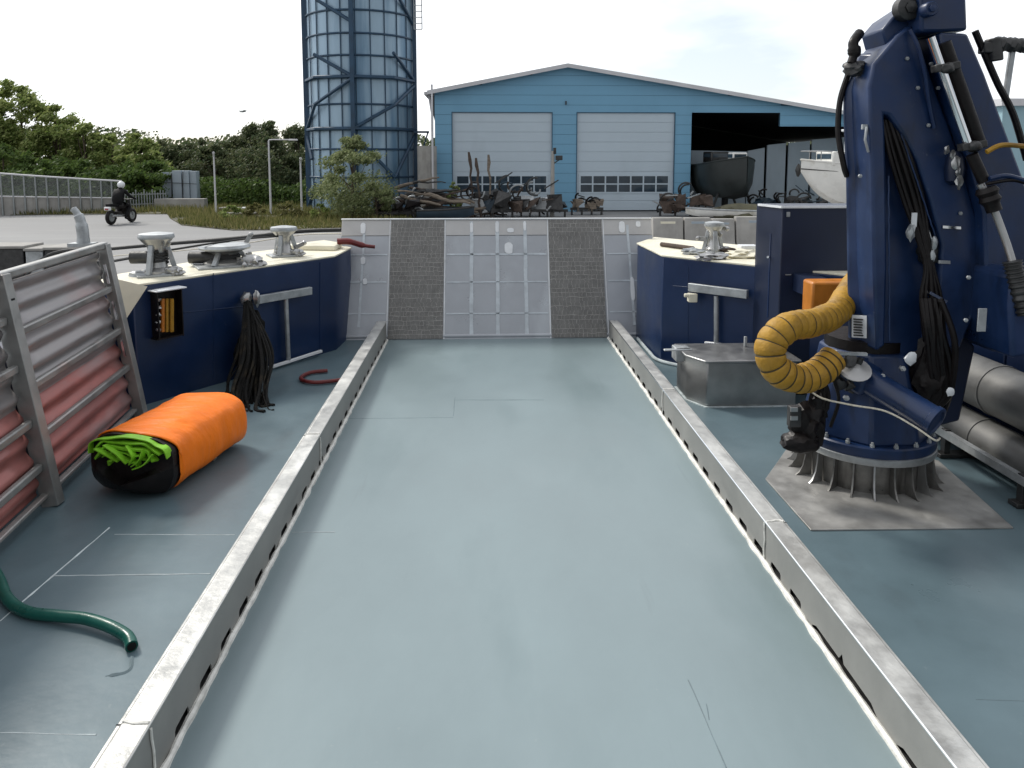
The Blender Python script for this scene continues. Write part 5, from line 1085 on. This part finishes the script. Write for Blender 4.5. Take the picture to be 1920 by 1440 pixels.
for i, (px, top, Y, w_) in enumerate(((312, 268, 48, 2.8), (350, 266, 49, 3.0), (388, 266, 48, 2.8), (425, 270, 50, 2.8), (455, 258, 48, 2.8), (482, 236, 47, 3.6), (518, 230, 48, 3.8), (560, 236, 47, 3.6), (405, 275, 45.5, 3.4), (510, 262, 45, 3.8))):
    loc, h_ = tp_(px, top, Y); tree('pine_tree', lb_p[i], loc, h_*1.05, w_*1.25, 15000, M['needle'], .085, 'dark pines behind the verge', trunk=.12, base=.02, seed=i+70, clumps=34)
# far wood closing the horizon
b = MB(); rs = random.Random(5)
for i in range(52000):
    x = rs.uniform(-75, 60); y = 62+rs.uniform(0, 10); hmax = 4.3+.8*mnoise.noise(Vector((x*.12, 1, 0)))+.7*mnoise.noise(Vector((x*.6, 7, 0)))
    if x < -30: hmax += 1.0
    z = G+hmax*rs.random()**.8; s_ = rs.uniform(.10, .26); n1 = Vector((rs.uniform(-1, 1), rs.uniform(-1, 1), rs.uniform(-1, 1))).normalized(); n2 = n1.orthogonal().normalized(); n3 = n1.cross(n2); q = Vector((x, y, z))
    b._f([b.bm.verts.new(v) for v in (q-n2*s_, q+n3*s_*.6, q+n2*s_, q-n3*s_*.6)])
tag(b.build('far_wood', M['needle']), 'dark distant wood behind the yard', 'wood', kind='stuff')
# undergrowth hedge at the foot of the pines
b = MB()
for i in range(26000):
    x = rs.uniform(-34, -8.3); y = rs.uniform(41.5, 45); hmax = 1.5+.9*mnoise.noise(Vector((x*.5, 2, 0))); z = G+max(.2, hmax)*rs.random()
    s_ = rs.uniform(.05, .13); n1 = Vector((rs.uniform(-1, 1), rs.uniform(-1, 1), rs.uniform(-1, 1))).normalized(); n2 = n1.orthogonal().normalized(); n3 = n1.cross(n2); q = Vector((x, y, z))
    b._f([b.bm.verts.new(v) for v in (q-n2*s_, q+n3*s_*.6, q+n2*s_, q-n3*s_*.6)])
tag(b.build('undergrowth', M['leafd']), 'dark undergrowth below the pines', 'undergrowth', kind='stuff')
loc, h_ = tp_(662, 250, 33.5); tree('silo_bush', 'large feathery grey-green bush standing in front of the silo', loc, h_, 3.3, 17000, M['leafs'], .062, None, trunk=.09, base=.02, seed=101, clumps=44, nbr=16)
loc, h_ = tp_(708, 330, 33); tree('small_bush', 'small green bush at the right foot of the feathery silo bush', loc, h_, 1.4, 3500, M['leafs'], .055, None, trunk=.04, base=.02, seed=102, clumps=16)
loc, h_ = tp_(852, 340, 34.2); tree('green_bush', 'narrow bright green bush before the left edge of the left hall door', loc, h_, .8, 2500, M['leaf'], .05, None, trunk=.03, base=.02, seed=103, clumps=14)
for i, (px, Y, w_, lb) in enumerate(((480, 33.5, 1.3, 'low yellow-green weed clump on the verge between the lamp posts'), (545, 34.5, 1.6, 'yellowish weed clump on the verge at the foot of the silo'), (600, 33, 1.0, 'low dark weed clump left of the feathery silo bush'), (430, 32.5, 1.1, 'low green weed clump at the front of the verge'))):
    p = at(px, 400, Y); tree('weed_bush', lb, (p.x, Y, G), .75, w_, 2200, M['grass'] if i < 2 else M['leaf'], .05, 'weed clumps on the verge', trunk=.02, base=.0, seed=110+i, clumps=12)

# ---- far right pale building beyond the bulwark
b = MB(); p = at(1890, 200, 30); b.box((p.x+7, 36, 2.1), (13, 10, 5.2)); fb = tag(b.build('shed', M['bluep'], None, origin=(p.x+7, 36, G)), 'pale teal shed seen past the crane at the right edge', 'shed')
b = MB(); b.box((p.x+7, 36, 4.8), (13.4, 10.4, .3)); b.build('roof', M['trim'], fb)

# ---- gull
p = at(455, 209, 45); gl = MB(); 
gl.tube([p+Vector((-.22, 0, -.03)), p+Vector((-.12, 0, .0)), p, p+Vector((.14, 0, .01)), p+Vector((.22, 0, .02))], [.01, .05, .06, .045, .008], 8)
for sd, dz in ((-1, .10), (1, .06)):
    gl.slab([p+Vector((-.05, 0, .02)), p+Vector((.08, 0, .02)), p+Vector((.02+sd*.22, -sd*.25, dz)), p+Vector((sd*.42, -sd*.5, dz*.3)), p+Vector((-.04+sd*.20, -sd*.25, dz))], (0, 0, .012))
tag(gl.build('gull', M['galv'], None, origin=p), 'small gull flying in the sky above the trees', 'bird')

# ---- motorcycle and rider
p = at(226, 415, 31.8); mc = root('motorcycle', (p.x, 31.8, G), 'black motorcycle with pale rear fender driving away on the asphalt', 'motorcycle')
q = Vector((p.x, 31.8, G)); fw = Vector((.16, .98, 0)).normalized(); sdv = Vector((fw.y, -fw.x, 0))
for s_, nm in ((-.6, 'wheel'), (.75, 'wheel')):
    c = q+fw*s_+Vector((0, 0, .31)); b = MB(); 
    b.tube([c+(fw*math.cos(a)+Vector((0, 0, 1))*math.sin(a))*.24 for a in [i*2*math.pi/24 for i in range(25)]], .075, 8, caps=False); wo = b.build('wheel', M['black'], mc)
    b = MB(); b.lathe(c-sdv*.05, [(.17, 0), (.17, .1)], 18, axis=sdv); b.build('rim', M['galv'], wo)
b = MB(); b.blob(q+fw*.15+Vector((0, 0, .72)), .3, 3, .1, 2, (.75, 1.3, .6), 1); b.bar(q+fw*.0+Vector((0, 0, .4)), q+fw*.2+Vector((0, 0, .6)), .3, .35); b.build('body', M['black'], mc)
b = MB(); b.bar(q-fw*.75+Vector((0, 0, .82)), q+fw*.05+Vector((0, 0, .76)), .24, .12); b.build('seat', M['jacket'], mc, bevel=.03)
b = MB(); b.box(q-fw*.78+Vector((0, 0, .68)), (.26, .1, .14), rz=-.16); b.build('rear_fender', M['white'], mc, bevel=.02)
b = MB(); b.box(q-fw*.845+Vector((0, 0, .66)), (.14, .03, .05), rz=-.16); b.build('tail_light', M['lampr'], mc)
b = MB(); b.cyl(q+fw*.6-sdv*.36+Vector((0, 0, 1.0)), q+fw*.6+sdv*.36+Vector((0, 0, 1.0)), .02, seg=8); b.bar(q+fw*.75+Vector((0, 0, .31)), q+fw*.58+Vector((0, 0, 1.0)), .1, .06); b.build('handlebar', M['dsteel'], mc)
b = MB(); b.cyl(q-fw*.7+sdv*.16+Vector((0, 0, .38)), q+fw*.1+sdv*.16+Vector((0, 0, .34)), .05, seg=10); b.build('exhaust', M['steel'], mc)
def skinbody(name, pts, edges, m_, parent, o0, sub=2):
    me = bpy.data.meshes.new(name); me.from_pydata([Vector(p_[0])-Vector(o0) for p_ in pts], edges, []); me.materials.append(m_)
    ob = bpy.data.objects.new(name, me); COL.objects.link(ob); ob.parent = parent; OR[ob.name] = tuple(o0)
    s_ = ob.modifiers.new('skin', 'SKIN'); s_.use_smooth_shade = True
    for i, p_ in enumerate(pts): me.skin_vertices[0].data[i].radius = (p_[1], p_[1] if len(p_) < 3 else p_[2])
    me.skin_vertices[0].data[0].use_root = True
    ob.modifiers.new('sub', 'SUBSURF').levels = sub; ob.modifiers['sub'].render_levels = sub; return ob
rd = root('person', (q.x, q.y, G), 'person in black jacket and white helmet riding the motorcycle away from the camera', 'person')
Z = lambda z: Vector((0, 0, z))
P_ = [(q-fw*.15+Z(.90), .17, .15), (q-fw*.08+Z(1.12), .23, .19), (q+fw*.05+Z(1.36), .25, .19), (q+fw*.10+Z(1.46), .08), (q+fw*.15+Z(1.54), .09),
      (q+fw*.07+sdv*.21+Z(1.38), .085), (q+fw*.22+sdv*.33+Z(1.14), .065), (q+fw*.52+sdv*.34+Z(1.04), .048), (q+fw*.60+sdv*.33+Z(1.02), .04),
      (q+fw*.07-sdv*.21+Z(1.38), .085), (q+fw*.22-sdv*.33+Z(1.14), .065), (q+fw*.52-sdv*.34+Z(1.04), .048), (q+fw*.60-sdv*.33+Z(1.02), .04),
      (q-fw*.1+sdv*.13+Z(.86), .105), (q+fw*.3+sdv*.24+Z(.74), .08), (q+fw*.02+sdv*.25+Z(.36), .058), (q-fw*.02+sdv*.25+Z(.24), .05), (q+fw*.14+sdv*.26+Z(.21), .045),
      (q-fw*.1-sdv*.13+Z(.86), .105), (q+fw*.3-sdv*.24+Z(.74), .08), (q+fw*.02-sdv*.25+Z(.36), .058), (q-fw*.02-sdv*.25+Z(.24), .05), (q+fw*.14-sdv*.26+Z(.21), .045)]
E_ = [(0, 1), (1, 2), (2, 3), (3, 4), (2, 5), (5, 6), (6, 7), (7, 8), (2, 9), (9, 10), (10, 11), (11, 12), (0, 13), (13, 14), (14, 15), (15, 16), (16, 17), (0, 18), (18, 19), (19, 20), (20, 21), (21, 22)]
P_ = [((Vector(a[0])+Vector((0, 0, G))-Vector((0, 0, G))),)+tuple(a[1:]) for a in P_]
skinbody('body', P_, E_, M['jacket'], rd, (q.x, q.y, G))
b = MB(); b.blob(q+fw*.17+Z(1.62), .145, 3, .02, 1, (1, 1.1, 1.05), 2); b.build('helmet', M['white'], rd)
